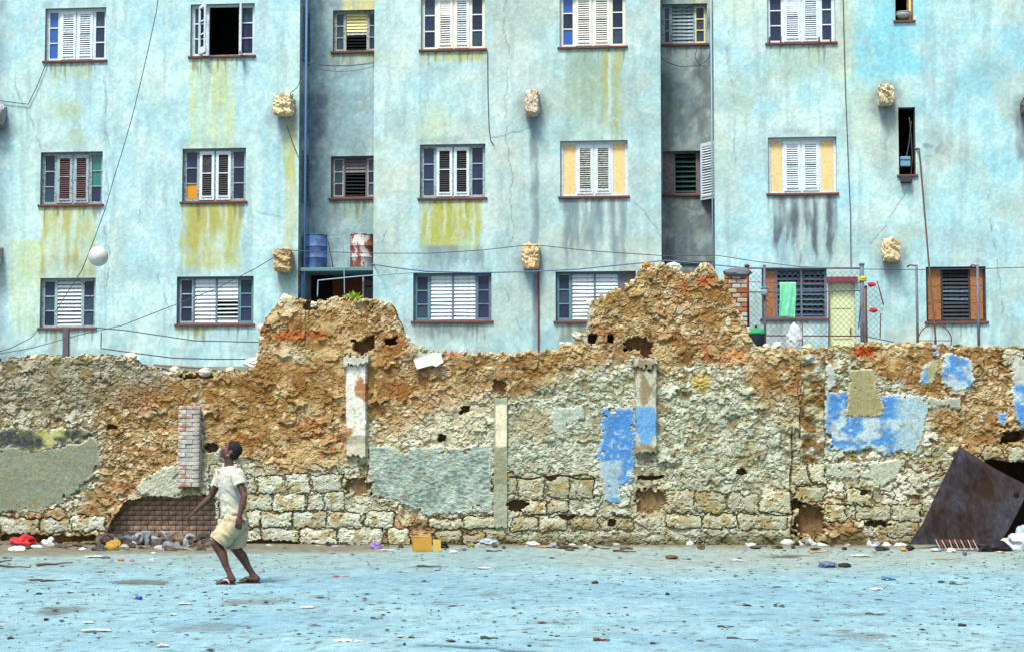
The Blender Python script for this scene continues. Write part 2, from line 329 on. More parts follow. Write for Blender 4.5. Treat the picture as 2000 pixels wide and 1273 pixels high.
def wall_sheet(zone, name):
    s0, s1, d = SPAN[zone]; op = OPEN[zone]; st = .03
    def lines(a, b, marks):
        g = list(np.linspace(a, b, int((b-a)/st)+1)); marks = sorted(set(marks))
        g = [v for v in g if all(abs(v-k) > st*.45 for k in marks)]+marks
        return np.array(sorted(g))
    va = max(s0, -14.2); vb = min(s1, 14.2)
    sx = lines(va, vb, [v for o in op for v in o[:2]]+[va, vb]); zx = lines(2.9, ZT, [v for o in op for v in o[2:4]]+[2.9, ZT])
    if va > s0: sx = np.concatenate([[s0], sx])
    if vb < s1: sx = np.concatenate([sx, [s1]])
    zx = np.concatenate([[0.], zx])
    A, Zz = np.meshgrid(sx, zx); s = A.ravel(); z = Zz.ravel(); n = len(sx)
    wob = .012*(fbm(s*.7, z*.7, 5, 3)-.5)
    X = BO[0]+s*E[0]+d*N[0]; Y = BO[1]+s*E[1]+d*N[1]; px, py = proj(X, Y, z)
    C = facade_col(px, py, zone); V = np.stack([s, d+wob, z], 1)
    I = np.arange(len(s)).reshape(len(zx), n); Q = np.stack([I[:-1, :-1], I[:-1, 1:], I[1:, 1:], I[1:, :-1]], -1)
    cs = (sx[:-1]+sx[1:])/2; cz = (zx[:-1]+zx[1:])/2; keep = np.ones(Q.shape[:2], bool)
    for (a, b, c, e, dp) in op: keep &= ~(((cs > a) & (cs < b))[None, :] & ((cz > c) & (cz < e))[:, None])
    Q = Q[keep]
    Vx, Qx, Cx = [V], [Q], [C]; k = len(V)
    for (a, b, c, e, dp) in op:       # reveals
        pts = [(a, c), (b, c), (b, e), (a, e)]
        vv = np.array([(p[0], d-.002, p[1]) for p in pts]+[(p[0], d+dp, p[1]) for p in pts])
        Vx.append(vv); Cx.append(np.tile(lin((150, 170, 172), K), (8, 1)))
        Qx.append(np.array([(0, 1, 5, 4), (1, 2, 6, 5), (2, 3, 7, 6), (3, 0, 4, 7)])+k); k += 8
    return link(name, npmesh(name, np.concatenate(Vx), np.concatenate(Qx), MFAC, np.concatenate(Cx)), B)

GLASS = [mat('window_glass_%d' % i, c, rough=.22, k=.42, noise=.4, nscale=5, spec=.35) for i, c in enumerate([(48, 64, 104), (36, 54, 84), (60, 90, 112)])]
GL_BLUE = mat('window_glass_blue', (40, 100, 190), rough=.15, k=.6, spec=.5); GL_GRN = mat('window_glass_green', (40, 130, 120), rough=.15, k=.6, spec=.5)
GL_ORG = mat('board_orange', (214, 150, 40), k=.7)
PAINT = {k: mat('paint_'+k, c, rough=.6, k=.68, noise=.12, nscale=9, col2=c2, c2scale=15, c2lo=lo-.02, c2hi=lo+.10) for k, c, c2, lo in [
    ('white', (222, 238, 246), (176, 196, 206), .56), ('white_warm', (232, 236, 226), (190, 196, 190), .6), ('grey', (158, 184, 192), (110, 120, 122), .52), ('weathered', (150, 176, 184), (112, 112, 110), .5),
    ('teal', (92, 148, 152), (120, 160, 164), .55), ('slate', (96, 118, 140), (130, 150, 164), .55), ('dark', (58, 60, 66), (34, 34, 38), .5), ('maroon', (96, 62, 66), (62, 42, 44), .5),
    ('cream', (244, 212, 150), (228, 184, 116), .55), ('tan', (170, 112, 66), (130, 84, 50), .52), ('mauve', (118, 112, 118), (96, 92, 98), .5), ('black', (34, 42, 50), (18, 22, 28), .5),
    ('green_dark', (30, 74, 66), (16, 40, 38), .5), ('blueslat', (70, 104, 128), (40, 54, 70), .5), ('sun', (246, 232, 160), (240, 220, 130), .6), ('palewood', (176, 186, 176), (128, 132, 124), .5), ('bluepanel', (84, 140, 200), (60, 100, 170), .5)]}  # sun: yellow frame paint, also sunlight painted onto the recess windows
SILL = mat('sill_red', (120, 62, 50), k=.8, noise=.25, nscale=12, col2=(84, 70, 66), c2scale=6)
IRON = mat('rusty_iron', (92, 62, 48), rough=.8, k=.8, noise=.3, nscale=20)
SHM = {}
def shutter_mesh(w, h, louv, frame, missing=0, nl=19):
    key = (round(w, 2), round(h, 2), louv, frame, missing, nl)
    if key in SHM: return SHM[key]
    mb = MB(); st = .065; rb = .09; bt = .10; t = .035
    mb.box(0, st, 0, t, 0, h).box(w-st, w, 0, t, 0, h).box(st, w-st, 0, t, 0, bt).box(st, w-st, 0, t, h-rb, h)
    nf = len(mb.bm.faces)
    mb.box(st-.012, w-st+.012, -.02, .02, bt-.03, bt)            # drip rail
    p = (h-bt-rb)/nl
    for i in range(nl):
        tl_ = -6 if (missing and missing <= i < missing+9) else -38
        zc = bt+p*(i+.5); M = Matrix.Translation((0, t/2, zc)) @ Matrix.Rotation(R(tl_), 4, 'X')
        q = len(mb.bm.faces); mb.box(st-.005, w-st+.005, -.004, .004, -p*.43, p*.43, M)
        mb.bm.faces.ensure_lookup_table()
        for f in mb.bm.faces[q:]: f.material_index = 1
    zc = bt+p*nl*.55
    q = len(mb.bm.faces); mb.box(st, w-st, -.012, .01, zc-.012, zc+.012)
    me = mb.mesh('shutter', PAINT[frame]); me.materials.append(PAINT[louv]); SHM[key] = me; return me
SLM = {}
def slat_mesh(w, h, tilt, m):
    key = (round(w, 2), round(h, 3), tilt, m)
    if key not in SLM:
        SLM[key] = MB().box(-w/2, w/2, -.006, .006, -h*.53, h*.53, Matrix.Rotation(R(-tilt), 4, 'X')).mesh('slat', PAINT[m])
    return SLM[key]
PNM = {}
def pane_mesh(w, h, m):
    key = (round(w, 3), round(h, 3), m.name)
    if key not in PNM: PNM[key] = MB().box(-w/2, w/2, 0, .006, -h/2, h/2).mesh('pane', m)
    return PNM[key]
DARKROOM = mat('dark_interior', (44, 40, 40), k=.5)
def window(zone, x0, x1, y0, y1, secs, frame='white', label=None, sill=True, inset=.12, fw=.05):
    d = SPAN[zone][2]; xm = (x0+x1)/2
    s0 = bl(x0, (y0+y1)/2, d)[0]; s1 = bl(x1, (y0+y1)/2, d)[0]; zt = bl(xm, y0, d)[1]; zb = bl(xm, y1, d)[1]
    WINPX.append((zone, x0, x1, y0, y1)); lo, hi = SPAN[zone][:2]; s0c = max(s0, lo+.02); s1c = min(s1, hi-.02)
    OPEN[zone].append((s0c, s1c, zb, zt, .2))
    sx = lambda p: min(max(bl(p, (y0+y1)/2, d)[0], s0c), s1c)
    mb = MB(); dy0 = inset; dy1 = inset+.08
    H = zt-zb; W_ = s1c-s0c
    mb.box(0, fw, dy0, dy1, 0, H).box(W_-fw, W_, dy0, dy1, 0, H).box(fw, W_-fw, dy0+.003, dy1, 0, fw).box(fw, W_-fw, dy0+.003, dy1, H-fw, H)
    edges = [q[0] for q in secs[1:]]
    for p in edges: mb.box(sx(p)-s0c-.022, sx(p)-s0c+.022, dy0+.006, dy1-.002, fw, H-fw)
    o = mb.build('window', PAINT[frame], B); o.location = (s0c, d, zb)
    if label: o['label'] = label
    def ch(name, me, x, y, z):
        c = link(name, me, o); c.location = (x, y, z); return c
    for q in secs:
        p0, p1, typ = q[:3]; kw = q[3] if len(q) > 3 else {}
        a = max(sx(p0)-s0c, fw)+(.022 if p0 in edges else 0); b = min(sx(p1)-s0c, W_-fw)-(.022 if p1 in edges else 0)
        if b-a < .05: continue
        if typ == 'light':
            n = kw.get('n', 3); fr = kw.get('frame', frame); bt = kw.get('base', .04); mu = .028; g = .03
            mb = MB(); mb.box(a, a+g, dy0+.012, dy1-.02, fw, H-fw).box(b-g, b, dy0+.012, dy1-.02, fw, H-fw).box(a+g, b-g, dy0+.012, dy1-.02, fw, fw+bt).box(a+g, b-g, dy0+.012, dy1-.02, H-fw-g, H-fw)
            hh = (H-2*fw-bt-g)/n
            for i in range(1, n): mb.box(a+g, b-g, dy0+.014, dy1-.022, fw+bt+hh*i-mu/2, fw+bt+hh*i+mu/2)
            mb.build('sash', PAINT[fr], o)
            for i in range(n):
                gm = kw.get('glass', {}).get(i, None) if isinstance(kw.get('glass'), dict) else kw.get('glass')
                gm = gm or GLASS[random.randrange(3)]
                c = ch('pane', pane_mesh(b-a-2*g+.01, hh-mu+.012, gm), (a+b)/2, dy0+.04, fw+bt+hh*(i+.5))
                c.rotation_euler = (random.uniform(-.02, .02), 0, random.uniform(-.03, .03))
        elif typ == 'shutter':
            me = shutter_mesh(b-a, H-2*fw-.01, kw.get('louv', 'white'), kw.get('frame', frame), kw.get('missing', 0)); c = ch('shutter', me, a, dy0-.015, fw+.005)
            c.rotation_euler = (0, 0, R(kw.get('turn', random.uniform(-1.2, 1.2))))
        elif typ == 'jal':
            n = kw.get('n', 12); h = (H-2*fw)/n; tl = kw.get('tilts', None)
            for i in range(n):
                t = tl(n-1-i) if tl else 24+random.choice((0, 0, 0, 4)); mt = kw.get('mat', 'white'); mt = mt(n-1-i) if callable(mt) else mt
                cs_ = ch('slat', slat_mesh(b-a-.004, h, t, mt), (a+b)/2, dy0+.045, fw+h*(i+.5)); cs_.rotation_euler = (R(random.uniform(-5, 5)), R(random.choice((0, 0, 0, .6, -.6, 1.5))), 0)
        elif typ == 'panel':
            n = kw.get('n', 1); hh = (H-2*fw)/n; z0 = fw
            for i in range(n):
                MB().box(a+.004, b-.004, dy0+.016+.006*(i % 2), dy0+.045, z0+hh*i+.004, z0+hh*(i+1)-.004).build('panel', PAINT[kw.get('mat', 'cream')], o)
    if sill:
        MB().box(-.05, W_+.05, -.055, inset+.01, -.05, .006, bevel=.008).build('sill', SILL, o)
    return o
def A(x0, a, b, c, x1, y0, y1, zone, frame='white', lk={}, rk={}, s1={}, s2={}, **k):
    return window(zone, x0, x1, y0, y1, [(x0, a, 'light', lk), (a, b, 'shutter', s1), (b, c, 'shutter', s2), (c, x1, 'light', rk)], frame, **k)
# ---- upper row
A(88, 114, 147, 180, 207, 16, 119, 'L', 'white', lk={'glass': GL_BLUE}, label='window with blue left side panes and closed white louvred shutters')
wo = window('L', 372, 497, 8, 110, [(372, 404, 'light', {'glass': GLASS[2]}), (404, 466, 'open'), (466, 497, 'light')], 'white', label='window standing open with one glazed leaf swung outward')
window('recL', 650, 742, 20, 101, [(650, 673, 'light', {'frame': 'palewood'}), (673, 716, 'jal', {'n': 12, 'mat': lambda i: 'sun' if i < 6 else ('palewood' if i < 7 else 'black'), 'tilts': lambda i: 20 if i < 7 else 62}), (716, 742, 'light', {'frame': 'palewood'})], 'palewood')  # sunlight on the upper slats is put into their yellow paint
A(822, 852, 885, 917, 947, -10, 97, 'M', 'white_warm', s1={'louv': 'white_warm', 'missing': 13})
A(1093, 1122, 1157, 1192, 1222, -14, 92, 'M', 'white_warm', lk={'glass': {0: GL_BLUE, 2: GL_BLUE}}, s1={'louv': 'white_warm'}, s2={'louv': 'white_warm'})
window('recR', 1281, 1381, 8, 87, [(1281, 1311, 'light'), (1311, 1356, 'jal', {'n': 10, 'mat': 'grey'}), (1356, 1381, 'light', {'frame': 'sun'})], 'grey')  # right sash painted yellow to stand for sunlight
A(1498, 1530, 1566, 1602, 1631, -18, 84, 'R', 'white', s1={'missing': 12})
window('R', 1748, 1783, -60, 41, [(1748, 1774, 'open'), (1774, 1783, 'panel', {'mat': 'sun'})], 'tan', inset=.14, fw=.03)
# ---- middle row
A(79, 107, 140, 172, 200, 297, 400, 'L', 'weathered', rk={'glass': {2: GL_GRN, 1: GL_GRN}}, s1={'louv': 'maroon', 'frame': 'grey'}, s2={'louv': 'maroon', 'frame': 'grey'}, label='window with flaking frame and maroon louvred shutters')
A(356, 386, 418, 450, 480, 290, 394, 'L', 'weathered', lk={'glass': {0: GL_ORG}}, s1={'louv': 'dark', 'frame': 'white', 'missing': 9}, s2={'louv': 'dark', 'frame': 'white'}, label='window with one orange lower left pane and dark louvres')
window('recL', 646, 742, 305, 387, [(646, 671, 'light', {'frame': 'palewood'}), (671, 714, 'jal', {'n': 11, 'mat': lambda i: 'mauve' if i < 4 else 'black', 'tilts': lambda i: 22 if i < 4 else 58}), (714, 742, 'light', {'frame': 'palewood'})], 'mauve')
A(820, 850, 884, 917, 948, 282, 387, 'M', 'grey', s1={'louv': 'black', 'frame': 'white'}, s2={'louv': 'black', 'frame': 'white'})
window('M', 1094, 1226, 275, 384, [(1094, 1125, 'panel', {'mat': 'cream'}), (1125, 1160, 'shutter', {'louv': 'palewood', 'missing': 18}), (1160, 1195, 'shutter', {'louv': 'palewood'}), (1195, 1226, 'panel', {'mat': 'cream'})], 'white', label='window with cream side boards and white shutters', fw=.075)
window('recR', 1281, 1392, 295, 380, [(1281, 1317, 'panel', {'mat': 'mauve'}), (1317, 1361, 'jal', {'n': 8, 'mat': 'green_dark', 'tilts': lambda i: 48}), (1361, 1392, 'panel', {'mat': 'mauve'})], 'mauve', label='window with dark green slats and one white shutter swung out')
window('R', 1500, 1634, 268, 378, [(1500, 1530, 'panel', {'mat': 'cream'}), (1530, 1566, 'shutter', {}), (1566, 1602, 'shutter', {}), (1602, 1634, 'panel', {'mat': 'cream'})], 'white', label='window with cream side boards and bright white shutters', fw=.07)
window('R', 1755, 1788, 210, 342, [(1755, 1788, 'open')], 'dark', inset=.16, fw=.02)
# ---- lower row
window('L', 78, 186, 543, 640, [(78, 107, 'light', {'frame': 'grey', 'base': .02}), (107, 157, 'jal', {'n': 12, 'mat': 'white', 'tilts': lambda i: 40}), (157, 186, 'light', {'frame': 'grey', 'base': .02})], 'grey')
window('L', 345, 495, 540, 633, [(345, 376, 'light', {'frame': 'grey'}), (376, 420, 'jal', {'n': 11}), (420, 464, 'jal', {'n': 11, 'tilts': lambda i: 24 if i < 5 or i > 9 else 62}), (464, 495, 'light', {'frame': 'teal'})], 'slate')
window('M', 807, 960, 533, 627, [(807, 838, 'light', {'frame': 'teal'}), (838, 883, 'jal', {'n': 12}), (883, 929, 'jal', {'n': 12}), (929, 960, 'light', {'frame': 'slate'})], 'slate')
window('M', 1085, 1242, 530, 627, [(1085, 1115, 'light', {'frame': 'teal'}), (1115, 1161, 'jal', {'n': 12}), (1161, 1208, 'jal', {'n': 12}), (1208, 1242, 'panel', {'mat': 'mauve'})], 'slate')
window('R', 1488, 1615, 524, 622, [(1488, 1517, 'panel', {'mat': 'tan'}), (1517, 1566, 'jal', {'n': 9, 'mat': 'blueslat', 'tilts': lambda i: 52}), (1566, 1615, 'jal', {'n': 9, 'mat': 'blueslat', 'tilts': lambda i: 52})], 'slate')
window('R', 1809, 1926, 521, 628, [(1809, 1841, 'panel', {'mat': 'tan', 'n': 3}), (1841, 1895, 'jal', {'n': 13, 'mat': lambda i: 'blueslat' if i in (5, 7) else 'black', 'tilts': lambda i: 30}), (1895, 1926, 'panel', {'mat': 'tan', 'n': 3})], 'dark')
# door opening on the terrace, and the dark loggia under the barrels
dz1 = bl(1644, 552)[1]; da, db = bl(1620, 600)[0], bl(1670, 600)[0]
OPEN['R'].append((da, db, Z_TER+.02, dz1, .2))
do = MB().box(0, db-da, .10, .15, .02, dz1-Z_TER-.02).build('door', mat('door_paint', (206, 216, 170), k=.8, noise=.1), B); do.location = (da, 0, Z_TER)
for i in range(3): MB().box(.08, db-da-.08, .085, .101, .12+i*.72, .72+i*.72, bevel=.006).build('door_panel', mat('door_paint'), do)
MB().box(-.06, db-da+.06, -.10, .02, dz1-Z_TER+.01, dz1-Z_TER+.13).build('lintel', mat('lintel_red', (120, 50, 60), k=.8), do)
MB().box(db-da-.12, db-da-.09, .05, .09, .95, 1.10).build('handle', IRON, do)
la, lb = sL+.03, sM0-.02; lz = bl(656, 529, REC)[1]
OPEN['recL'].append((la, lb, Z_TER+.02, lz, .2))
# interior partition of the loggia: bare orange brickwork in the dark
BRK_D = mat('loggia_brick', (150, 84, 52), k=.7, noise=.3, nscale=8)
MB().box(la+.4, lb+.3, REC+.95, REC+1.05, Z_TER, lz+.3).build('partition', BRK_D, B)
lw = MB(); h = .85; z0 = bl(716, 590, REC)[1]; a0 = bl(706, 560, REC)[0]
lw.box(a0, a0+.05, REC+.1, REC+.15, z0, z0+h).box(a0, lb+.1, REC+.1, REC+.15, z0+h-.05, z0+h)
lo_ = lw.build('window', PAINT['white'], B)
for i in range(2): c = link('pane', pane_mesh(.26, .34, GLASS[0]), lo_); c.location = (a0+.2, REC+.12, z0+.2+.4*i)
# open leaf of the upper window, slightly open second leaf, swung shutter in the right recess
def leaf(parent, x, y, z, w, h, ang, kind='glass'):
    if kind == 'glass':
        mb = MB(); t = .035; g = .06; mb.box(0, g, 0, t, 0, h).box(w-g, w, 0, t, 0, h).box(g, w-g, 0, t, 0, .16).box(g, w-g, 0, t, h-.07, h)
        hh = (h-.23)/3
        for i in (1, 2): mb.box(g, w-g, .004, t-.004, .16+hh*i-.014, .16+hh*i+.014)
        o = mb.build('casement_leaf', PAINT['white'], parent)
    else:
        o = link('shutter', shutter_mesh(w, h, 'white', 'white'), parent)
    o.location = (x, y, z); o.rotation_euler = (0, 0, R(ang)); return o
w_ = bl(404, 60)[0]-bl(372, 60)[0]; H_ = bl(430, 8)[1]-bl(430, 110)[1]
leaf(wo, w_*.45, .06, .05, .42, H_-.09, -54); leaf(wo, bl(466, 60)[0]-bl(372, 60)[0]+.0, .06, .05, .40, H_-.09, -74)
sx_ = bl(1368, 340, REC)[0]
sh = leaf(B, sx_, REC-.05, bl(1380, 392, REC)[1], .62, bl(1380, 282, REC)[1]-bl(1380, 392, REC)[1], -52, 's')
# burglar-bar brackets under one upper window
for p in (1503, 1525, 1600, 1622):
    s_, z_ = bl(p, 84); MB().box(s_-.015, s_+.015, -.07, .09, z_, z_+.13).build('bracket', IRON, B)

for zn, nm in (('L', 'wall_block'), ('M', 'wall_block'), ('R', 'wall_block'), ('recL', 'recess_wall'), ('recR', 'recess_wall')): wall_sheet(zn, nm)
# return walls of the two recesses
def ret(s, flip, zone):
    ds = np.linspace(0, REC, 12); zs = np.linspace(0, ZT, 260); D, Zz = np.meshgrid(ds, zs); d = D.ravel(); z = Zz.ravel()
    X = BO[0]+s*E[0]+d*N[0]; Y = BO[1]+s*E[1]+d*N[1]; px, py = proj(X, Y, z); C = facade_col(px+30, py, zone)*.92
    I = np.arange(len(d)).reshape(D.shape); Q = np.stack([I[:-1, :-1], I[:-1, 1:], I[1:, 1:], I[1:, :-1]], -1).reshape(-1, 4)
    link('return_wall', npmesh('return_wall', np.stack([d*0+s, d, z], 1), Q, MFAC, C), B)
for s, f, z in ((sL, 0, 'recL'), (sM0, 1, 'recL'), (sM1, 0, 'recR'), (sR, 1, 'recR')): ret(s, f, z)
# louvred side windows set in the return wall
for (y0, y1) in ((18, 118), (298, 392)):
    z1, z0 = bl(592, y0, .6)[1], bl(592, y1, .6)[1]
    o = MB().box(sL-.02, sL+.03, .32, .37, z0, z1).box(sL-.02, sL+.03, 1.03, 1.08, z0, z1).box(sL-.02, sL+.03, .37, 1.03, z1-.05, z1).box(sL-.02, sL+.045, .30, 1.10, z0-.06, z0).build('window', PAINT['slate'], B)
    for i in range(14):
        h = (z1-z0-.06)/14; c = link('slat', slat_mesh(.66, h, 30, 'slate'), o); c.location = (sL+.012, .70, z0+h*(i+.5)); c.rotation_euler = (0, 0, math.pi/2)
# the rest of the shell: sides, back, roof, a floor over each storey so rooms stay dark
SHELL = mat('shell_plaster', (150, 160, 160), k=.6)
MB().box(S0, S1, 7.8, 8, 0, ZT).box(S0-.001, S0+.2, .02, 7.8, 0, ZT).box(S1-.2, S1+.001, .02, 7.8, 0, ZT).build('rear_wall', SHELL, B)
MB().box(S0, sL, -.05, 8, ZT, ZT+.3).box(sL, sM0, REC-.05, 8, ZT, ZT+.3).box(sM0, sM1, -.05, 8, ZT, ZT+.3).box(sM1, sR, REC-.05, 8, ZT, ZT+.3).box(sR, S1, -.05, 8, ZT, ZT+.3).build('roof', SHELL, B)
MB().box(S0+.25, S1-.25, 2.4, 2.5, 0, ZT-.05).build('inner_wall', DARKROOM, B)  # near-black backing, the darkness of the rooms put into its colour
# drainpipes in the recesses
MB().tube([bw_ for bw_ in [(sL+.13, .16, 3.3), (sL+.13, .16, ZT-.1)]], .03, 10).build('drainpipe', mat('pipe_blue', (84, 120, 170), k=.7), B, True)
MB().tube([(sR-.05, .1, 3.4), (sR-.05, .1, ZT-.1)], .02, 8).build('drainpipe', mat('pipe_pale', (140, 180, 196), k=.7), B, True)
s_, _ = bl(1052, 600); MB().tube([(s_, -.03, 3.3), (s_, -.03, bl(1052, 528)[1])], .02, 8).build('conduit', IRON, B)
s_, _ = bl(130, 660); MB().box(s_-.07, s_+.07, -.08, -.001, Z_TER, bl(130, 641)[1]).build('wooden_post', mat('old_wood_dark', (92, 84, 92), k=.8, noise=.3), B)
MB().box(bl(1293, 512, REC)[0]-.03, sR, REC-.05, REC+.02, bl(1340, 516, REC)[1], bl(1340, 511, REC)[1]).build('ledge', mat('ledge_dark', (84, 88, 96), k=.7), B)
# balcony slab that carries the barrels
slz = bl(640, 526, .55)[1]
MB().box(sL+.004, sM0-.004, .12, REC-.004, slz-.09, slz, bevel=.01).build('balcony_slab', mat('slab_teal', (96, 140, 146), k=.7, noise=.2), B)
MB().tube([(sL+.07, .2, Z_TER), (sL+.07, .2, slz-.09)], .025, 8).build('slab_post', mat('pipe_blue'), B)
# broken beam stubs
def stub(px, py, w, h, i, prot=.34):
    s, z = bl(px, py); sc = F/44.0
    me = rock_mesh('beam_stub', mat('stub_stone', attr=True, rough=.95, noise=.3, nscale=16, bump=.01, speckle=.2), 4, .30, 40+i, (w/2/sc*1.1, prot, h/2/sc*1.1), lin([(206, 192, 158), (190, 170, 128), (212, 206, 186), (202, 180, 142), (200, 190, 160), (214, 196, 160), (150, 160, 165), (160, 165, 165), (110, 104, 104)][i], .8), boxy=.7, freq=2.4)
    o = link('beam_stub', me, B); o.location = (s, -prot*.35, z)
for i, a in enumerate([(557, 209, 40, 46), (557, 509, 38, 48), (1040, 204, 29, 52), (1038, 503, 35, 52), (1729, 189, 30, 42), (1738, 491, 33, 46), (-2, 230, 32, 52), (-6, 500, 26, 40), (2003, 211, 22, 30)]): stub(*a, i)
# terrace deck between the wall and the block
ter = tag(MB().box(S0, S1, -5.2, -.004, 0, Z_TER).build('terrace', mat('terrace_concrete', (150, 160, 150), k=.6, noise=.25, nscale=4)), kind='structure')
ter.location = B.location; ter.rotation_euler = B.rotation_euler

# =================================================================== RUINED WALL
YW = 28.0; PXM = F/YW
RW = link('ruined_wall', None); RW.location = (0, YW, 0)
tag(RW, 'long ruined rubble and plaster wall with broken top and blue paint remnants', 'wall')
TOP = [(-80, 702), (0, 700), (40, 697), (90, 692), (135, 694), (180, 691), (245, 692), (258, 700), (270, 713), (300, 716), (340, 722), (390, 727), (430, 722), (480, 722), (498, 716), (503, 690), (506, 650), (510, 634), (520, 618), (532, 598), (545, 584), (575, 581), (600, 586), (612, 590), (625, 584), (660, 579), (700, 582), (735, 587), (768, 596), (775, 612), (784, 632), (789, 652), (797, 664), (812, 675), (850, 684), (900, 686), (950, 683), (1000, 687), (1050, 683), (1095, 677), (1122, 664), (1130, 651), (1147, 641), (1150, 600), (1158, 583), (1190, 572), (1210, 562), (1240, 545), (1255, 520), (1275, 514), (1310, 516), (1322, 530), (1345, 535), (1360, 528), (1370, 515), (1392, 516), (1402, 534), (1415, 548), (1430, 580), (1441, 595), (1448, 615), (1456, 628), (1464, 658), (1472, 673), (1500, 675), (1560, 681), (1600, 680), (1640, 676), (1700, 668), (1740, 673), (1800, 668), (1860, 673), (1900, 676), (1945, 675), (2000, 679), (2080, 676)]
def wall():
    st = 1.9
    xs = np.arange(-70, 2071, st); ys = np.arange(506, 1073, st); GX, GY = np.meshgrid(xs, ys); sh = GX.shape
    x = GX.ravel(); y = GY.ravel()
    wx = x+14*(fbm(x*.05, y*.05, 101, 4)-.5)*2; wy = y+14*(fbm(x*.05, y*.05, 107, 4)-.5)*2       # ragged coordinates
    wx1 = x+7*(fbm(x*.12, y*.12, 111, 3)-.5); wy1 = y+7*(fbm(x*.12, y*.12, 117, 3)-.5)
    def mix(c, col, m): return c*(1-m[:, None])+(np.array(col, float) if np.ndim(col) == 1 else col)*m[:, None]
    n1 = fbm(x*.01, y*.012, 121, 4); n2 = fbm(x*.04, y*.045, 127, 4); n3 = fbm(x*.15, y*.17, 131, 3); n4 = fbm(x*.35, y*.4, 133, 2)
    # --- zone fields: ochre clay versus pale rubble
    och = np.zeros(len(x))
    for P, k in [([(498, 560), (800, 560), (800, 700), (960, 690), (965, 770), (900, 800), (820, 810), (745, 870), (720, 800), (672, 905), (560, 935), (500, 905), (480, 900), (400, 860), (398, 740), (500, 720)], 1),
                 ([(960, 680), (1160, 670), (1150, 500), (1480, 500), (1480, 690), (1290, 720), (1230, 700), (1110, 720), (1040, 770), (960, 780)], .85),
                 ([(180, 760), (400, 730), (345, 900), (250, 985), (200, 1040), (100, 1050), (205, 940), (205, 850)], .75),
                 ([(1460, 680), (1620, 680), (1620, 760), (1540, 830), (1480, 800)], .7), ([(1640, 660), (2080, 660), (2080, 900), (1900, 900), (1830, 840), (1810, 770), (1700, 720)], .85),
                 ([(1545, 960), (1625, 960), (1700, 1070), (1545, 1070)], .6), ([(740, 1010), (860, 1010), (1000, 1070), (740, 1070)], .6), ([(0, 1000), (150, 980), (120, 1060), (-80, 1070), (-80, 1000)], .55), ([(1240, 950), (1300, 950), (1300, 1010), (1240, 1010)], .7),
                 ([(1010, 810), (1075, 800), (1070, 870), (1000, 850)], .7)]:
        och = np.maximum(och, ss(-18, 18, poly_sd(wx, wy, P))*k)
    och = np.clip(och+(n2-.5)*.55*(och > .05), 0, 1)
    grey = ss(-20, 20, poly_sd(wx, wy, [(-80, 690), (330, 690), (320, 760), (180, 800), (-80, 840)]))
    green = ss(-25, 25, poly_sd(wx, wy, [(960, 770), (1240, 720), (1290, 760), (1560, 780), (1560, 1070), (960, 1070)]))*.8
    med = np.zeros(len(x))
    for P in ([(960, 880), (1240, 930), (1550, 990), (1560, 1075), (720, 1075), (760, 1000), (960, 1000)], [(1540, 930), (1900, 860), (2080, 860), (2080, 1075), (1540, 1075)], [(400, 860), (500, 890), (700, 890), (720, 1075), (400, 1075)], [(-80, 990), (210, 960), (210, 1075), (-80, 1075)]):
        med = np.maximum(med, ss(-15, 15, poly_sd(wx, wy, P)))
    # --- rubble stones: three sizes
    w5 = 9*(fbm(x*.09, y*.09, 211, 2)-.5)*2; w6 = 9*(fbm(x*.09, y*.09, 217, 2)-.5)*2
    f1, f2, ia, ja = worley((x+w5)/13, (y+w6)/9, 201); sb = f2-f1; sxo, syo = worley.off
    g1, g2, ka, la_ = worley((x+1.5*w5+.5*(wx-x))/30, (y+1.3*w6+.4*(wy-y))/18, 301); mb_ = g2-g1; mxo, myo = worley.off
    t1, t2, _a, _b = worley((x+.5*w5)/6.5, (y+.5*w6)/5, 401); tiny = ss(.0, .5, t2-t1)
    ra = _h(ia, ja, 7); rb = _h(ia, ja, 9); rc = _h(ka, la_, 13); rd = _h(ka, la_, 17)
    big = (rc > .86) & (med < .5)                                   # odd larger stones set in the small rubble
    bury = ss(.30, .62, fbm(x*.028, y*.035, 221, 3))                # where mortar still covers the stones
    um = np.maximum(med, (big*ss(.02, .2, mb_)))
    dome_s = ss(.0, .20, sb)*ss(.25, .6, ra+.35*bury); dome_m = ss(.0, .12, mb_)*(.3+.7*ss(.1, .45, rc+.35*bury))
    clay = och*(.35+.65*ss(.4, .6, n1+.2*(n2-.5)))                  # clay smothers the stones
    fa_s = 1+1.5*(sxo*(_h(ia, ja, 21)-.5)+syo*(_h(ia, ja, 23)-.25)); fa_m = 1+1.4*(mxo*(_h(ka, la_, 21)-.5)+myo*(_h(ka, la_, 23)-.25))
    h_s = (dome_s*fa_s*(.25+.75*ra)*.030+tiny*.008*(_h(_a, _b, 3)))*(1-.5*clay)
    h_m = dome_m*fa_m*(.3+.7*rc)*.05
    h_s = h_s*(1-.35*(1-och)); h_m = h_m*.8
    cf = 1-.55*clay*(1-.5*bury)
    h = h_s*(1-um)+h_m*um + .07*(n1-.5) + cf*(.04*(n2-.5) + .010*(n3-.5) + .006*(n4-.5) - .016*ss(.60, .70, fbm(x*.11, y*.14, 223, 3)))
    stone = np.where(um > .5, dome_m, dome_s); rr = np.where(um > .5, rd, rb)
    rr = np.clip(rr+.5*(n3-.5)+.4*(_h(_a, _b, 5)-.5), 0, 1)
    # colour: joint colour to stone colour
    j_o = np.array([152, 116, 66.]); j_p = np.array([148, 136, 100.])
    s_o = np.stack([172+66*rr, 140+84*rr, 88+108*rr], 1); s_p = np.stack([176+62*rr, 182+58*rr, 150+70*rr], 1)
    joint = j_p*(1-och[:, None])+j_o*och[:, None]; sc = s_p*(1-och[:, None])+s_o*och[:, None]
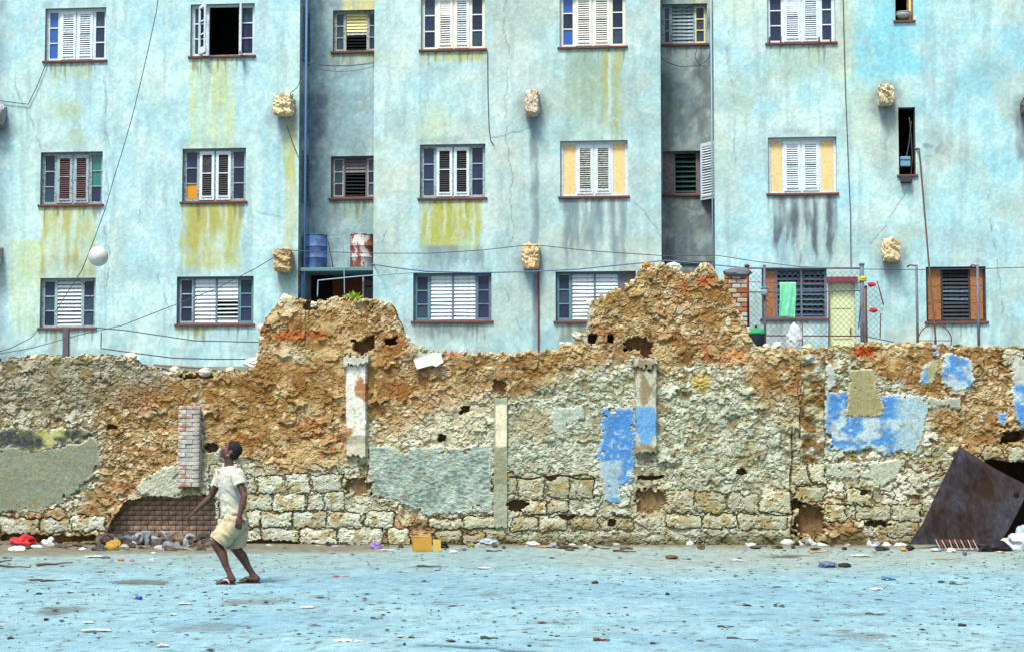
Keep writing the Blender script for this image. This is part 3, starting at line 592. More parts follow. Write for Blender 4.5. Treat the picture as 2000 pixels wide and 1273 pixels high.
    c = mix(joint, sc, np.clip(ss(.1, .7, stone)*(1-.5*clay)+.35*(n3-.4), 0, 1))
    c = mix(c, np.stack([160+0*n2, 118+0*n2, 62+0*n2], 1), clay*.55)
    c = mix(c, (236, 226, 190), ss(.66, .74, fbm(x*.09, y*.12, 225, 3))*.6)                    # small lime flecks
    c = mix(c, (116, 82, 44), ss(.60, .74, fbm(x*.08+4, y*.10, 227, 3))*.6); c = mix(c, (132, 90, 44), ss(.52, .70, fbm(x*.012+2, y*.016, 229, 4))*och*.5)
    c = mix(c, (176, 100, 52), ss(.62, .76, fbm(x*.018, y*.03, 141, 4))*och*.45)                 # rusty clay lenses
    c = mix(c, (230, 212, 160), ss(.56, .72, fbm(x*.02+7, y*.025, 147, 4))*och*.6)
    c = mix(c, (134, 126, 104), grey*.62*(.5+.7*n2)); c = mix(c, (174, 192, 170), green*.38); 
    c = mix(c, (134, 116, 66), ss(.60, .75, fbm(x*.03, y*.03, 151, 4))*(1-och)*.4)
    c = mix(c, (92, 86, 54), np.clip(ss(1036, 1064, y+16*(n2-.5))*.9*(.4+n2), 0, .85))  # mossy foot of the wall, with its bottom shade painted in darker
    for (cx, cy, a, b, col, k) in [(1690, 684, 36, 14, (176, 74, 34), .9), (600, 655, 70, 12, (196, 84, 34), .55), (1375, 550, 18, 12, (190, 96, 50), .7), (890, 690, 30, 8, (200, 100, 50), .6), (1370, 745, 22, 16, (216, 190, 96), .7), (1430, 700, 40, 20, (214, 140, 80), .5), (620, 690, 110, 16, (222, 206, 156), .6), (570, 690, 40, 22, (226, 222, 196), .6), (560, 590, 18, 26, (226, 214, 180), .7)]:
        c = mix(c, col, ss(1.1, .5, np.hypot((x-cx)/a, (y-cy)/b)+1.2*(n2-.5))*k)
    crm_ = ss(-30, 30, poly_sd(wx, wy, [(735, 850), (800, 800), (900, 765), (962, 750), (962, 868), (880, 872), (760, 872)])); c = mix(c, (226, 222, 192), crm_*.65*(.6+.6*n2))
    pal_ = np.maximum(ss(-25, 25, poly_sd(wx, wy, [(400, 870), (560, 930), (680, 890), (720, 980), (720, 1075), (400, 1075)])), ss(-25, 25, poly_sd(wx, wy, [(960, 800), (1160, 780), (1240, 960), (1540, 980), (1540, 1040), (960, 1050)]))*.6); c = mix(c, (208, 220, 202), pal_*.4)
    reg = np.zeros(len(x), int)            # region id per vertex ; 0 = rubble
    names = {}; nid = [10]
    def newreg(name, label=None):
        nid[0] += 1; names[nid[0]] = (name, label); return nid[0]
    # --- ashlar blocks
    blocks = []
    rows = [(928, 961, [(482, 502), (503, 556), (560, 606), (608, 670)]), (963, 997, [(478, 530), (532, 598), (602, 629), (631, 672)]), (999, 1030, [(480, 510), (513, 570), (573, 640), (643, 708), (711, 768)]), (1032, 1063, [(480, 511), (514, 585), (588, 660), (663, 747)])]
    for y0, y1, xx in rows: blocks += [(a, b, y0, y1) for a, b in xx]
    blocks += [(838, 905, 1011, 1030), (908, 966, 1009, 1031), (1544, 1579, 906, 944), (1582, 1612, 906, 944), (1552, 1612, 947, 980), (1920, 1962, 871, 896), (1966, 2020, 872, 901), (1672, 1738, 986, 1016), (1741, 1797, 988, 1015), (1733, 1790, 1017, 1047), (1612, 1650, 985, 1015), (1655, 1700, 955, 984), (270, 205+140, 640, 641), (965, 1012, 925, 962), (1015, 1062, 925, 975), (1066, 1110, 928, 968), (1113, 1160, 930, 972), (1018, 1068, 978, 1002), (1072, 1110, 975, 1000), (80, 140, 1012, 1038), (143, 205, 1008, 1036), (0, 76, 1012, 1040), (760, 800, 1033, 1062), (855, 900, 1036, 1060), (905, 945, 1040, 1060), (410, 476, 905, 940), (412, 474, 943, 975), (430, 478, 978, 1010), (425, 476, 1013, 1040), (1955, 2000, 683, 712), (1300, 1355, 960, 1000), (1360, 1420, 962, 1002), (1425, 1480, 965, 1000), (1485, 1542, 955, 1000), (1000, 1050, 1010, 1035), (1055, 1110, 1008, 1034), (1115, 1165, 1008, 1036), (1170, 1235, 1010, 1035), (1300, 1370, 1006, 1030), (1375, 1440, 1006, 1030), (1445, 1540, 1005, 1032)]
    for i, (a, b, y0, y1) in enumerate(blocks):
        if y1-y0 < 5: continue
        q = 4
        dx = np.maximum(a+q-wx1, wx1-(b-q)); dy = np.maximum(y0+q-wy1, wy1-(y1-q))
        d = -(np.hypot(np.maximum(dx, 0), np.maximum(dy, 0))+np.minimum(np.maximum(dx, dy), 0))+q - 2.5*(n3-.5)*2
        d = d-4.5*(vn(x*.07, y*.07, 400+i)-.5)*2
        gap = (d > -2.2) & (d <= 0)
        h = np.where(gap, np.minimum(h, -.022+.02*(n3-.5)), h); c = np.where(gap[:, None], c*.55+np.array([140, 122, 88])*.45, c)
        m = d > 0
        k = RNG.random()
        hb = .02+.025*k+.012*ss(0, 9, d)+.03*(n2-.5)+.02*(n3-.5)+.008*(n4-.5)-.03*ss(.60, .75, n3)
        h = np.where(m, hb, h)
        col = np.array([220, 228, 206.])*(.9+.14*k) if a < 800 else np.array([208, 210, 180.])*(.86+.18*k)
        cb = np.tile(col, (len(x), 1))*(.82+.36*n3[:, None]); cb = mix(cb, (164, 140, 82), ss(.52, .68, fbm(x*.06, y*.06, 500+i, 3))*.6)
        c = np.where(m[:, None], cb, c); reg[m] = newreg('stone')
    # --- plaster patches (polygon, colour fn, thickness, raggedness, label)
    def patch(P, colr, thick, rag, label, rough=.004, name='plaster_patch', soft=1.5):
        nonlocal h, c
        X_ = x+(wx-x)*rag+(wx1-x)*.6; Y_ = y+(wy-y)*rag+(wy1-y)*.6
        d = poly_sd(X_, Y_, P)+7*(n3-.5)+4*(n4-.5); d = d-60*np.clip(fbm(x*.055, y*.06, 701, 4)-.66, 0, 1)*ss(30, 4, d)*3; m = d > 0
        hp = .02+thick*ss(0, soft*2, d)+.03*(n1-.5)+rough*2*(n3-.5)+rough*(n4-.5)
        h = np.where(m, hp, h)
        cc = colr if np.ndim(colr) == 2 else np.tile(np.array(colr, float), (len(x), 1))
        cc = mix(cc, (232, 230, 212), ss(7*n2*2, 0, d)*.7); cc = mix(cc, (150, 136, 104), ss(.66, .72, fbm(x*.10, y*.10, 703, 3))*.4)                # broken pale edge
        c = np.where(m[:, None], cc*(.94+.12*n3[:, None]), c); reg[m] = newreg(name, label)
    gp = np.tile(np.array([146, 158, 138.]), (len(x), 1)); gp = mix(gp, (164, 156, 116), ss(.5, .65, n2)*.35); gp = mix(gp, (110, 112, 90), ss(.5, .6, np.abs(fbm(x*.02, y*.05, 161, 4)-.5)*-8+1)*.15)
    patch([(-80, 862), (70, 876), (150, 868), (178, 848), (192, 858), (198, 900), (190, 925), (168, 940), (160, 962), (105, 985), (78, 1000), (-80, 1004)], gp, .02, .5, 'smooth grey plaster skin at the left end of the wall', .003)
    md = np.tile(np.array([70, 78, 84.]), (len(x), 1)); t = ss(60, 85, x+30*(n2-.5))*(1-ss(150, 175, x)); md = mix(md, (206, 210, 140), t*ss(.36, .55, n2)); md = mix(md, (150, 150, 60), ss(.5, .6, n3)*.4)
    patch([(-80, 842), (50, 833), (190, 838), (150, 860), (100, 880), (60, 886), (20, 874), (-80, 880)], md, .022, .4, 'mould-blackened plaster strip with yellow lichen', .006)
    gg = np.tile(np.array([170, 192, 178.]), (len(x), 1)); rdg = .5*fbm(x*.12+y*.10, y*.26-x*.11, 171, 4)+.5*fbm(x*.05, y*.05, 173, 5); gg = mix(gg, (120, 140, 132), ss(.48, .36, rdg)*.8); gg = mix(gg, (206, 216, 196), ss(.54, .68, rdg)*.8)
    X0 = h.copy(); patch([(719, 874), (760, 868), (792, 882), (806, 870), (880, 872), (961, 868), (963, 1003), (905, 1001), (835, 1007), (796, 985), (765, 976), (719, 968)], gg, .025, .35, 'rough grey-green render panel', .006)
    mm = reg == nid[0]; h = np.where(mm, h+.04*(rdg-.5), h)
    def blue(kw, ks=.0):
        b = np.tile(np.array([92, 158, 224.]), (len(x), 1)); b = mix(b, (196, 222, 230), ss(.5-kw, .62-kw, fbm(x*.03, y*.04, 181, 4))); b = mix(b, (66, 128, 208), ss(.5, .7, n2)*.4); b = mix(b, (206, 210, 190), ss(.66, .72, n3)*.6); return b
    b1 = blue(-.18); b1 = mix(b1, (176, 206, 216), ss(898, 902, y)*ss(.30, .5, n2)); b1 = mix(b1, (120, 160, 200), ss(.5, .6, n3)*ss(905, 925, y)*.5)
    patch([(1172, 796), (1239, 796), (1239, 932), (1218, 955), (1208, 984), (1182, 979), (1170, 930), (1163, 885), (1174, 860)], b1, .022, .25, 'peeling blue paint panel beside the hanging pilaster')
    b2 = blue(-.04); b2 = mix(b2, (190, 216, 216), ss(1735, 1765, x+20*(n2-.5))*.85); b2 = mix(b2, (214, 224, 214), ss(830, 770, y+30*(n2-.5))*ss(1640, 1600, x-40)*.0)
    patch([(1612, 762), (1632, 765), (1660, 758), (1720, 778), (1745, 768), (1810, 770), (1812, 800), (1803, 850), (1790, 884), (1760, 880), (1735, 890), (1700, 876), (1650, 880), (1612, 878)], b2, .022, .35, 'large peeling blue and whitish paint area')
    patch([(1612, 706), (1622, 708), (1631, 722), (1630, 752), (1612, 764)], blue(.02)*.3+np.array([196, 204, 180])*.7, .02, .3, 'pale paint flake above the large blue area')
    kh = np.tile(np.array([168, 164, 118.]), (len(x), 1)); patch([(1656, 722), (1710, 717), (1714, 768), (1736, 806), (1700, 816), (1651, 815)], kh, .03, .25, 'plain khaki mortar square', .002)
    patch([(1842, 690), (1880, 694), (1898, 704), (1899, 758), (1868, 764), (1845, 752), (1838, 740)], blue(.06), .022, .3, 'round blue and white flaking patch')
    patch([(1818, 676), (1830, 676), (1832, 720), (1822, 752), (1796, 748), (1800, 722), (1814, 705)], mix(blue(-.2), (186, 182, 120), ss(700, 712, y)*ss(1805, 1815, x)*.9), .02, .4, 'narrow blue flake under the wall top')
    patch([(1812, 776), (1880, 778), (1876, 800), (1850, 800), (1840, 792), (1815, 798)], (170, 176, 158), .02, .4, 'grey plaster tongue')
    patch([(1976, 690), (2090, 690), (2090, 845), (1990, 838), (1978, 790)], mix(blue(-.1), (206, 214, 200), ss(755, 745, y)), .025, .3, 'blue paint at the right end of the wall')
    patch([(1945, 803), (1966, 806), (1962, 828), (1948, 822)], blue(-.2), .02, .3, 'small isolated blue flake')
    patch([(1914, 812), (1926, 812), (1924, 826), (1916, 824)], (206, 212, 196), .018, .2, 'tiny white flake')
    patch([(1612, 906), (1768, 899), (1745, 938), (1722, 950), (1690, 936), (1612, 927)], (190, 200, 176), .02, .5, 'pale grey plaster below the blue area', .006)
    patch([(1074, 796), (1140, 790), (1142, 808), (1118, 830), (1096, 858), (1080, 840)], (186, 200, 184), .02, .5, 'pale grey plaster scrap', .005)
    patch([(268, 960), (275, 935), (310, 915), (350, 905), (352, 968), (300, 972)], (196, 204, 182), .02, .6, 'whitish plaster below the brick pilaster', .01)
    # --- pilasters (proud of the wall)
    def pil(x0, x1, y0, y1, prot, colf, label, name='pilaster', rag=2.5):
        nonlocal h, c
        e = rag*(fbm(x*.2, y*.08, 601+int(x0), 3)-.5)*2
        d = np.minimum(np.minimum(x-x0, x1-x), np.minimum(y-y0+e*1.5, y1-y+e*2))+e*.5; m = d > 0
        h = np.where(m, prot*ss(0, 1.2, d)+.02*(n2-.5)+.008*(n3-.5), h); c = np.where(m[:, None], colf, c); reg[m] = newreg(name, label)
        sdw = (y > y1-3) & (y < y1+10) & (x > x0) & (x < x1) & ~m
        return m
    wht = np.tile(np.array([246, 248, 234.]), (len(x), 1)); wht = mix(wht, (178, 120, 76), ss(.58, .66, fbm(x*.05, y*.025, 612, 4))*.9); wht = mix(wht, (206, 196, 164), ss(.58, .66, n3)*.5); wht = mix(wht, (170, 168, 142), ss(848, 852, y)*.75)
    wht = mix(wht, (226, 222, 196), ss(866, 868, y)*.8)
    pil(676, 717, 700, 892, .13, wht, 'white plastered pilaster stump hanging from the wall'); pil(671, 723, 694, 716, .18, mix(wht, (196, 196, 176), np.full(len(x), .7)), 'broken capital of the white pilaster', 'capital', 5)
    pw = np.tile(np.array([206, 208, 186.]), (len(x), 1)); pw = mix(pw, (150, 134, 100), ss(.48, .62, fbm(x*.07, y*.05, 621, 4))*.8)
    pb = mix(pw, (120, 178, 230), ss(792, 797, y)*ss(872, 860, y+10*(n2-.5))*ss(.35, .45, fbm(x*.05, y*.03, 625, 4)))
    pil(1240, 1282, 706, 884, .12, pb, 'hanging pilaster with blue paint on its lower half'); pil(1234, 1284, 699, 718, .16, pw*.96, 'broken capital of the blue pilaster', 'capital', 5)
    pc = np.tile(np.array([172, 180, 156.]), (len(x), 1)); pc = mix(pc, (244, 240, 206), rect_m(x, y, 968, 990, 790, 872, 2, 3)); pc = mix(pc, (140, 130, 92), ss(.5, .62, n2)*.4*(1-rect_m(x, y, 968, 990, 790, 872, 2, 3)))
    pil(964, 992, 776, 1030, .05, pc, 'shallow pilaster strip with a cream paint remnant', rag=1.5); 
    pr = np.tile(np.array([176, 170, 136.]), (len(x), 1)); pr = mix(pr, (130, 104, 60), ss(.45, .55, fbm(x*.05, y*.06, 631, 4))); pr = mix(pr, (206, 216, 200), ss(.55, .65, fbm(x*.05+3, y*.05, 637, 4)))
    m5 = pil(1564, 1610, 692, 905, .03, pr, 'eroded rubble pilaster strip', rag=4); h = np.where(m5, h+.09*(fbm(x*.05, y*.07, 641, 4)-.5)*2, h)
    pk = np.tile(np.array([196, 204, 196.]), (len(x), 1)); pil(352, 394, 796, 948, .10, pk, 'core of the whitewashed brick pilaster', rag=2)
    # thin dark vertical scars
    for (X, y0, y1, w) in [(1546, 830, 1062, 3.0), (719, 870, 975, 1.6), (1561, 740, 860, 1.5)]:
        m = np.clip(1-np.abs(x-X-6*(vn(y*.03, x*0, 71)-.5))/w, 0, 1)*ss(y0, y0+8, y)*ss(y1, y1-8, y); h -= .05*m; c = mix(c, (110, 84, 58), m*.7)
    # long horizontal joint
    m = np.clip(1-np.abs(y-932-5*(vn(x*.03, y*0, 73)-.5)*2)/2.5, 0, 1)*ss(990, 1000, x)*ss(1170, 1150, x); h -= .06*m; c = mix(c, (90, 74, 54), m*.8)
    # --- holes, sockets and ragged cavities : (x,y,rx,ry,depth,round)
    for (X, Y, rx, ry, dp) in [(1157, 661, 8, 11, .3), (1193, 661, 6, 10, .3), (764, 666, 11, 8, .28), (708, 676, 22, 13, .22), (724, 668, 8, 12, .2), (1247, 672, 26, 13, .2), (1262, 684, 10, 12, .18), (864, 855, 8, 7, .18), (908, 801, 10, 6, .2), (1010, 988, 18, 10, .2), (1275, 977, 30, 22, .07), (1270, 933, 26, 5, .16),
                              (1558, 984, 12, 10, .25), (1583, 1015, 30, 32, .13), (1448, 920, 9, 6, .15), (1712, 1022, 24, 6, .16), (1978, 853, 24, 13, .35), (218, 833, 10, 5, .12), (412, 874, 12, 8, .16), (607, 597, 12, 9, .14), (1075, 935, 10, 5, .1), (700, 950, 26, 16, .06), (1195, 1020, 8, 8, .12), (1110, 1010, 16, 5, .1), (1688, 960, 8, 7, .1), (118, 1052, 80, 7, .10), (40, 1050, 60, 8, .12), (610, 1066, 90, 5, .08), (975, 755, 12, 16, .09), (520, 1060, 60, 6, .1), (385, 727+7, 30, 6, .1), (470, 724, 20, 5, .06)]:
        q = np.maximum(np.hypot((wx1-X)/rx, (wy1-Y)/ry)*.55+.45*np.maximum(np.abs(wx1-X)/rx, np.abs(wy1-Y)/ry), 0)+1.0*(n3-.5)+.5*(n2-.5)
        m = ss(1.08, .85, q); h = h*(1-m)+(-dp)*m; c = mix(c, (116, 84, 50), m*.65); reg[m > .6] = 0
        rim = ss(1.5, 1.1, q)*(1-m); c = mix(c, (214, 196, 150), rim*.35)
    # runs of dark water stain on the first hump
    for X in (597, 603, 588): 
        m = np.clip(1-np.abs(x-X)/2.2, 0, 1)*ss(598, 604, y)*ss(700, 650, y); c = mix(c, (92, 74, 60), m*.75)
    # top edge: lumpy capping stones are paler
    tx, ty = np.array(TOP).T; topy = np.interp(x, tx, ty)+5*(vn(x*.22, y*0, 77)-.5)*2+3*(vn(x*.7, y*0, 78)-.5)
    dt = y-topy
    c = mix(c, (224, 208, 160), ss(16, 2, dt)*ss(.38, .6, n2+.3*(n3-.5))*.7); h = h+.03*ss(14, 3, dt)*(n3-.2)-.05*ss(5, 0, dt)
    lip = ss(255, 270, x)*ss(505, 490, x)*ss(14, 10, dt)*ss(0, 3, dt)
    c *= (.90+.2*n4[:, None])
    # --- cells
    keep_v = dt > 0
    niche = poly_sd(wx1, wy1, [(205, 1080), (206, 1040), (222, 1012), (248, 976), (300, 968), (345, 972), (400, 966), (420, 975), (422, 1080)]) > 0
    cav = poly_sd(wx1, wy1, [(1925, 897), (1955, 900), (2090, 905), (2090, 1062), (1900, 1062)]) > 0
    Pw = np.zeros((len(x), 3)); rx_, ry_, rz_ = ray(x, y); t = YW/ry_
    jit = st/PXM*.25*(RNG.random((len(x), 2))-.5)
    Pw[:, 0] = rx_*t+jit[:, 0]; Pw[:, 1] = -h; Pw[:, 2] = CH+rz_*t+jit[:, 1]
    I = np.arange(len(x)).reshape(sh); Q = np.stack([I[1:, :-1], I[1:, 1:], I[:-1, 1:], I[:-1, :-1]], -1).reshape(-1, 4)
    kv = keep_v & ~niche & ~cav; k4 = kv[Q].all(1); Q = Q[k4]; rq = reg[Q[:, 0]]
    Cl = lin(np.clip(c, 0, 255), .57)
    # stones of the coursed rubble become pieces: the largest cells only
    sid = np.where(um > .5, (ka+500)*4000+(la_+500)+1, (ia+500)*4000+(ja+500)+50000000).astype(np.int64)
    dm = np.where(um > .5, mb_, sb); sid = np.where((dm > .035) & (reg == 0) & (h > -.06), sid, 0)
    fs = np.where(rq == 0, np.where(sid[Q].min(1) == sid[Q].max(1), sid[Q[:, 0]], 0), 0)
    u, cnt = np.unique(fs[fs > 0], return_counts=True); ord_ = u[np.argsort(-cnt)]
    nblk = sum(1 for v in names.values() if v[0] == 'stone'); chosen = ord_[:290-nblk]
    MW = mat('rubble_masonry', attr=True, rough=.97, noise=.2, nscale=24, bump=.008, speckle=.2, spec=.1)
    def piece(name, q, kind=None, label=None):
        uq, inv = np.unique(q, return_inverse=True)
        o = link(name, npmesh(name, Pw[uq], inv.reshape(-1, 4), MW, Cl[uq]), RW)
        if kind: o['kind'] = kind
        if label: o['label'] = label
        return o
    inch = np.isin(fs, chosen); rest = (rq == 0) & ~inch
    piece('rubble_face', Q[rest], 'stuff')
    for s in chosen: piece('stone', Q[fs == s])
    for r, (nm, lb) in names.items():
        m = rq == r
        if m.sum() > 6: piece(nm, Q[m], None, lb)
    # --- thickness: skirt from every boundary edge back into the wall, and a rear face
    Ed = np.concatenate([Q[:, [0, 1]], Q[:, [1, 2]], Q[:, [2, 3]], Q[:, [3, 0]]]); key = np.sort(Ed, 1); kk = key[:, 0]*len(x)+key[:, 1]
    _, ix, ct = np.unique(kk, return_index=True, return_counts=True); be = Ed[ix[ct == 1]]
    uq, inv = np.unique(be, return_inverse=True); inv = inv.reshape(-1, 2); n = len(uq)
    back = Pw[uq].copy(); back[:, 1] = .55+.03*(RNG.random(n)-.5)
    mid = Pw[uq].copy(); mid[:, 1] = .18+.05*(RNG.random(n)-.5); mid[:, 2] += .02*(RNG.random(n)-.5)
    V = np.concatenate([Pw[uq], mid, back]); cc = np.concatenate([Cl[uq], Cl[uq]*.9, Cl[uq]*.8])
    q1 = np.stack([inv[:, 1], inv[:, 0], inv[:, 0]+n, inv[:, 1]+n], 1); q2 = q1+n
    cx = np.arange(-70, 2070, 12.); zb = []
    V2 = []; Q2 = []; 
    for a in cx:
        b = a+12; tp = max(np.interp([a, a+3, a+6, a+9, b], tx, ty))+8
        za = at(1000, tp, YW).z; xa = (a-1000)/F*YW*1.003; xb = (b-1000)/F*YW*1.003; k = len(V2)
        zl = 0 if a < 1870 else 1.45
        V2 += [(xa, .56, zl), (xb, .56, zl), (xb, .56, za), (xa, .56, za)]; Q2.append((k, k+1, k+2, k+3))
    V2 = np.array(V2); Q2 = np.array(Q2)+len(V)
    link('wall_core', npmesh('wall_core', np.concatenate([V, V2]), np.concatenate([q1, q2, Q2]), MW, np.concatenate([cc, np.tile(lin((110, 92, 66), K), (len(V2), 1))])), RW)
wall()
c0 = at(1868, 1060, YW).x; c1 = at(2095, 1060, YW).x
MB().box(c0, c1, 1.9, 2.0, 0, 1.5).box(c0-.1, c0, .5, 2.0, 0, 1.5).box(c1, c1+.1, .5, 2.0, 0, 1.5).box(c0, c1, .57, 1.9, 1.42, 1.52).build('cavity_shade_box', mat('cavity_box_brown', (92, 78, 60), k=.5, noise=.3, nscale=8), RW)  # closed box added behind the opening so light falls off inside
# brickwork closing the low niche
BRICK = mat('niche_brick', (216, 184, 156), k=K, rough=.95, noise=.25, nscale=25, bump=.004, rand=.16, col2=(120, 104, 90), c2scale=3)
MORT = mat('niche_mortar', (176, 158, 140), k=K, rough=.95, noise=.2)
p0 = at(200, 1068, YW); p1 = at(424, 960, YW)
MB().box(p0.x, p1.x, .25, .28, 0, p1.z).build('mortar_bed', MORT, RW)
bwid, bh = .215, .076; bme = MB().box(-bwid/2+.005, bwid/2-.005, -.03, .05, -bh/2+.005, bh/2-.005, bevel=.006).mesh('brick', BRICK)
r = 0; z = .04
while z < p1.z:
    x = p0.x+(bwid/2 if r % 2 else 0)
    while x < p1.x:
        o = link('brick', bme, RW); o.location = (x, .245+random.uniform(-.006, .006), z); o.rotation_euler = (0, random.uniform(-.01, .01), random.uniform(-.015, .015)); x += bwid
    z += bh; r += 1
# whitewashed bricks of the left pilaster
WB = [mat('limed_brick', (200, 208, 200), k=K, rough=.95, noise=.3, nscale=20, rand=.14, col2=(150, 132, 118), c2scale=9, c2lo=.5, c2hi=.62), mat('red_brick', (176, 132, 112), k=K, rough=.95, noise=.3, nscale=20, rand=.14, col2=(206, 206, 196), c2scale=8, c2lo=.48, c2hi=.6)]
pa = at(351, 950, YW); pb = at(395, 792, YW); w = pb.x-pa.x; nrow = 19; rh = (pb.z-pa.z)/nrow
for k in range(nrow):
    cuts = [0, .36, 1] if k % 2 else [0, .66, 1]
    for a, b in zip(cuts, cuts[1:]):
        red = (a == 0 and random.random() < .22) or k >= nrow-1
        me = MB().box(a*w+.002, b*w-.002, -.19, -.06, .002, rh-.002, bevel=.007).mesh('brick', WB[1 if red else 0])
        o = link('brick', me, RW); o.location = (pa.x, random.uniform(-.008, .008), pa.z+k*rh); o.rotation_euler = (0, 0, random.uniform(-.02, .02))
# loose stones sitting along the broken top
STM = mat('loose_stone', attr=True, rough=.95, noise=.25, nscale=20, speckle=.2)
stm = [rock_mesh('stone', STM, 3, .3, 60+i, (1, .9, .75), lin(cl, K), .3) for i, cl in enumerate([(226, 220, 190), (214, 180, 110), (232, 228, 214), (196, 140, 80), (206, 206, 184)])]
tx, ty = np.array(TOP).T
spots = [(1315, 524, 17, 2), (1380, 521, 12, 0), (1408, 553, 11, 3), (1265, 518, 9, 3), (790, 662, 12, 2), (1130, 655, 12, 4), (1100, 672, 7, 2), (1155, 590, 8, 2), (560, 585, 14, 0), (510, 640, 10, 0), (512, 662, 9, 2), (506, 696, 10, 2), (1445, 622, 10, 0), (1458, 645, 9, 2), (250, 698, 14, 0), (340, 722, 10, 2), (400, 727, 12, 2), (445, 722, 9, 0), (1520, 674, 9, 2), (1580, 678, 11, 4)]
for _ in range(46):
    p = random.uniform(-20, 2020); spots.append((p, float(np.interp(p, tx, ty))+random.uniform(1, 5), random.uniform(3.5, 8), random.randrange(5)))
for (p, q, rd_, i) in spots:
    o = link('stone', stm[i], RW); w_ = at(p, q, YW); o.location = (w_.x, random.uniform(.02, .22), w_.z); s_ = rd_/PXM; o.scale = (s_*1.15, s_, s_); o.rotation_euler = (random.uniform(-.4, .4), random.uniform(-.4, .4), random.uniform(0, 6))

# =================================================================== THE BOY
def pp(px, py, dy=0.): return at(px, py, 20.0+dy)
def remesh(mb, name, m, vox, smooth=3, parent=None):
    bmesh.ops.recalc_face_normals(mb.bm, faces=mb.bm.faces[:])
    me = bpy.data.meshes.new(name); mb.bm.to_mesh(me); mb.bm.free(); o = bpy.data.objects.new(name, me); COL.objects.link(o)
    r = o.modifiers.new('r', 'REMESH'); r.mode = 'VOXEL'; r.voxel_size = vox
    if smooth: q = o.modifiers.new('s', 'SMOOTH'); q.factor = .5; q.iterations = smooth
    dg = bpy.context.evaluated_depsgraph_get(); n = bpy.data.meshes.new_from_object(o.evaluated_get(dg)); bpy.data.objects.remove(o)
    n.name = name; n.materials.clear(); n.materials.append(m); n.polygons.foreach_set('use_smooth', [True]*len(n.polygons))
    return link(name, n, parent)
def cap(mb, a, b, ra, rb, n=14):
    """tapered limb: a ball at each joint with a cone between"""
    a = Vector(a); b = Vector(b)
    for c, r in ((a, ra), (b, rb)): bmesh.ops.create_uvsphere(mb.bm, u_segments=n, v_segments=n//2+2, radius=r, matrix=Matrix.Translation(c))
    d = (b-a).normalized(); mb.tube([a, b], [ra, rb], n)
def ell(mb, c, r, rot=None, n=20):
    M = Matrix.Translation(c) @ (rot.to_4x4() if rot else Matrix()) @ Matrix.Diagonal((*r, 1)); bmesh.ops.create_uvsphere(mb.bm, u_segments=n, v_segments=n//2+2, radius=1, matrix=M)
def loft(mb, rings, n=20):
    """rings: (centre, axis_a vec, axis_b vec) capped tube of ellipses"""
    R_ = []
    for c, a, b in rings: R_.append([mb.bm.verts.new(Vector(c)+Vector(a)*math.cos(k*2*math.pi/n)+Vector(b)*math.sin(k*2*math.pi/n)) for k in range(n)])
    for A_, B_ in zip(R_, R_[1:]):
        for k in range(n): mb.bm.faces.new((A_[k], A_[(k+1) % n], B_[(k+1) % n], B_[k]))
    mb.bm.faces.new(R_[0][::-1]); mb.bm.faces.new(R_[-1])
SKIN = mat('skin_brown', (82, 52, 42), rough=.5, k=.62, noise=.08, nscale=12, spec=.4, col2=(112, 74, 58), c2scale=6)
HAIR = mat('hair_black', (26, 22, 24), rough=.85, k=.6, noise=.3, nscale=60)
SHIRT = mat('shirt_white', (222, 220, 204), rough=.9, k=.6, noise=.05, nscale=16, col2=(206, 204, 186), c2scale=4)
SHORT = mat('shorts_cream', (214, 202, 166), rough=.9, k=.58, noise=.06, nscale=16, col2=(196, 182, 140), c2scale=5)
PN = link('person', None); PN.location = pp(462, 1138); PN.empty_display_size = .3
tag(PN, 'boy in white T-shirt and cream shorts striding with head tipped back', 'person')
mb = MB()
# joints (near side is towards the camera = negative dy)
neck0, neck1 = pp(447, 913), pp(444, 897); chest = pp(449, 938); belly = pp(453, 972); hip = pp(459, 1008)
shN, elN, wrN = pp(463, 925, -.155), pp(477, 968, -.23), pp(468, 1008, -.25)
shF, elF, wrF = pp(434, 926, .15), pp(413, 968, .22), pp(383, 996, .20)
hpN, knN, anN = pp(455, 1018, -.085), pp(421, 1060, -.10), pp(449, 1120, -.10)
hpF, knF, anF = pp(461, 1018, .085), pp(458, 1068, .08), pp(495, 1122, .08)
for a, b, ra, rb in [(hip, belly, .105, .095), (belly, chest, .095, .115), (chest, neck0, .115, .06), (shF, shN, .05, .05), (hpN, hpF, .09, .09)]: cap(mb, a, b, ra, rb)
ell(mb, chest, (.095, .155, .15)); ell(mb, hip, (.105, .14, .11))
cap(mb, neck0+Vector((.01, 0, -.02)), pp(446, 890), .052, .05)
for s_, e_, w_ in ((shN, elN, wrN), (shF, elF, wrF)):
    mid = s_.lerp(e_, .45); cap(mb, s_, mid, .052, .044); cap(mb, mid, e_, .044, .035); m2 = e_.lerp(w_, .3); cap(mb, e_, m2, .036, .038); cap(mb, m2, w_, .038, .025)
for h_, k_, a_ in ((hpN, knN, anN), (hpF, knF, anF)):
    cap(mb, h_, h_.lerp(k_, .5), .088, .074); cap(mb, h_.lerp(k_, .5), k_, .074, .055)
    bk = Vector((.018, 0, 0)); c1 = k_.lerp(a_, .33)+bk; cap(mb, k_, c1, .052, .055); cap(mb, c1, k_.lerp(a_, .7), .055, .038); cap(mb, k_.lerp(a_, .7), a_, .038, .030)
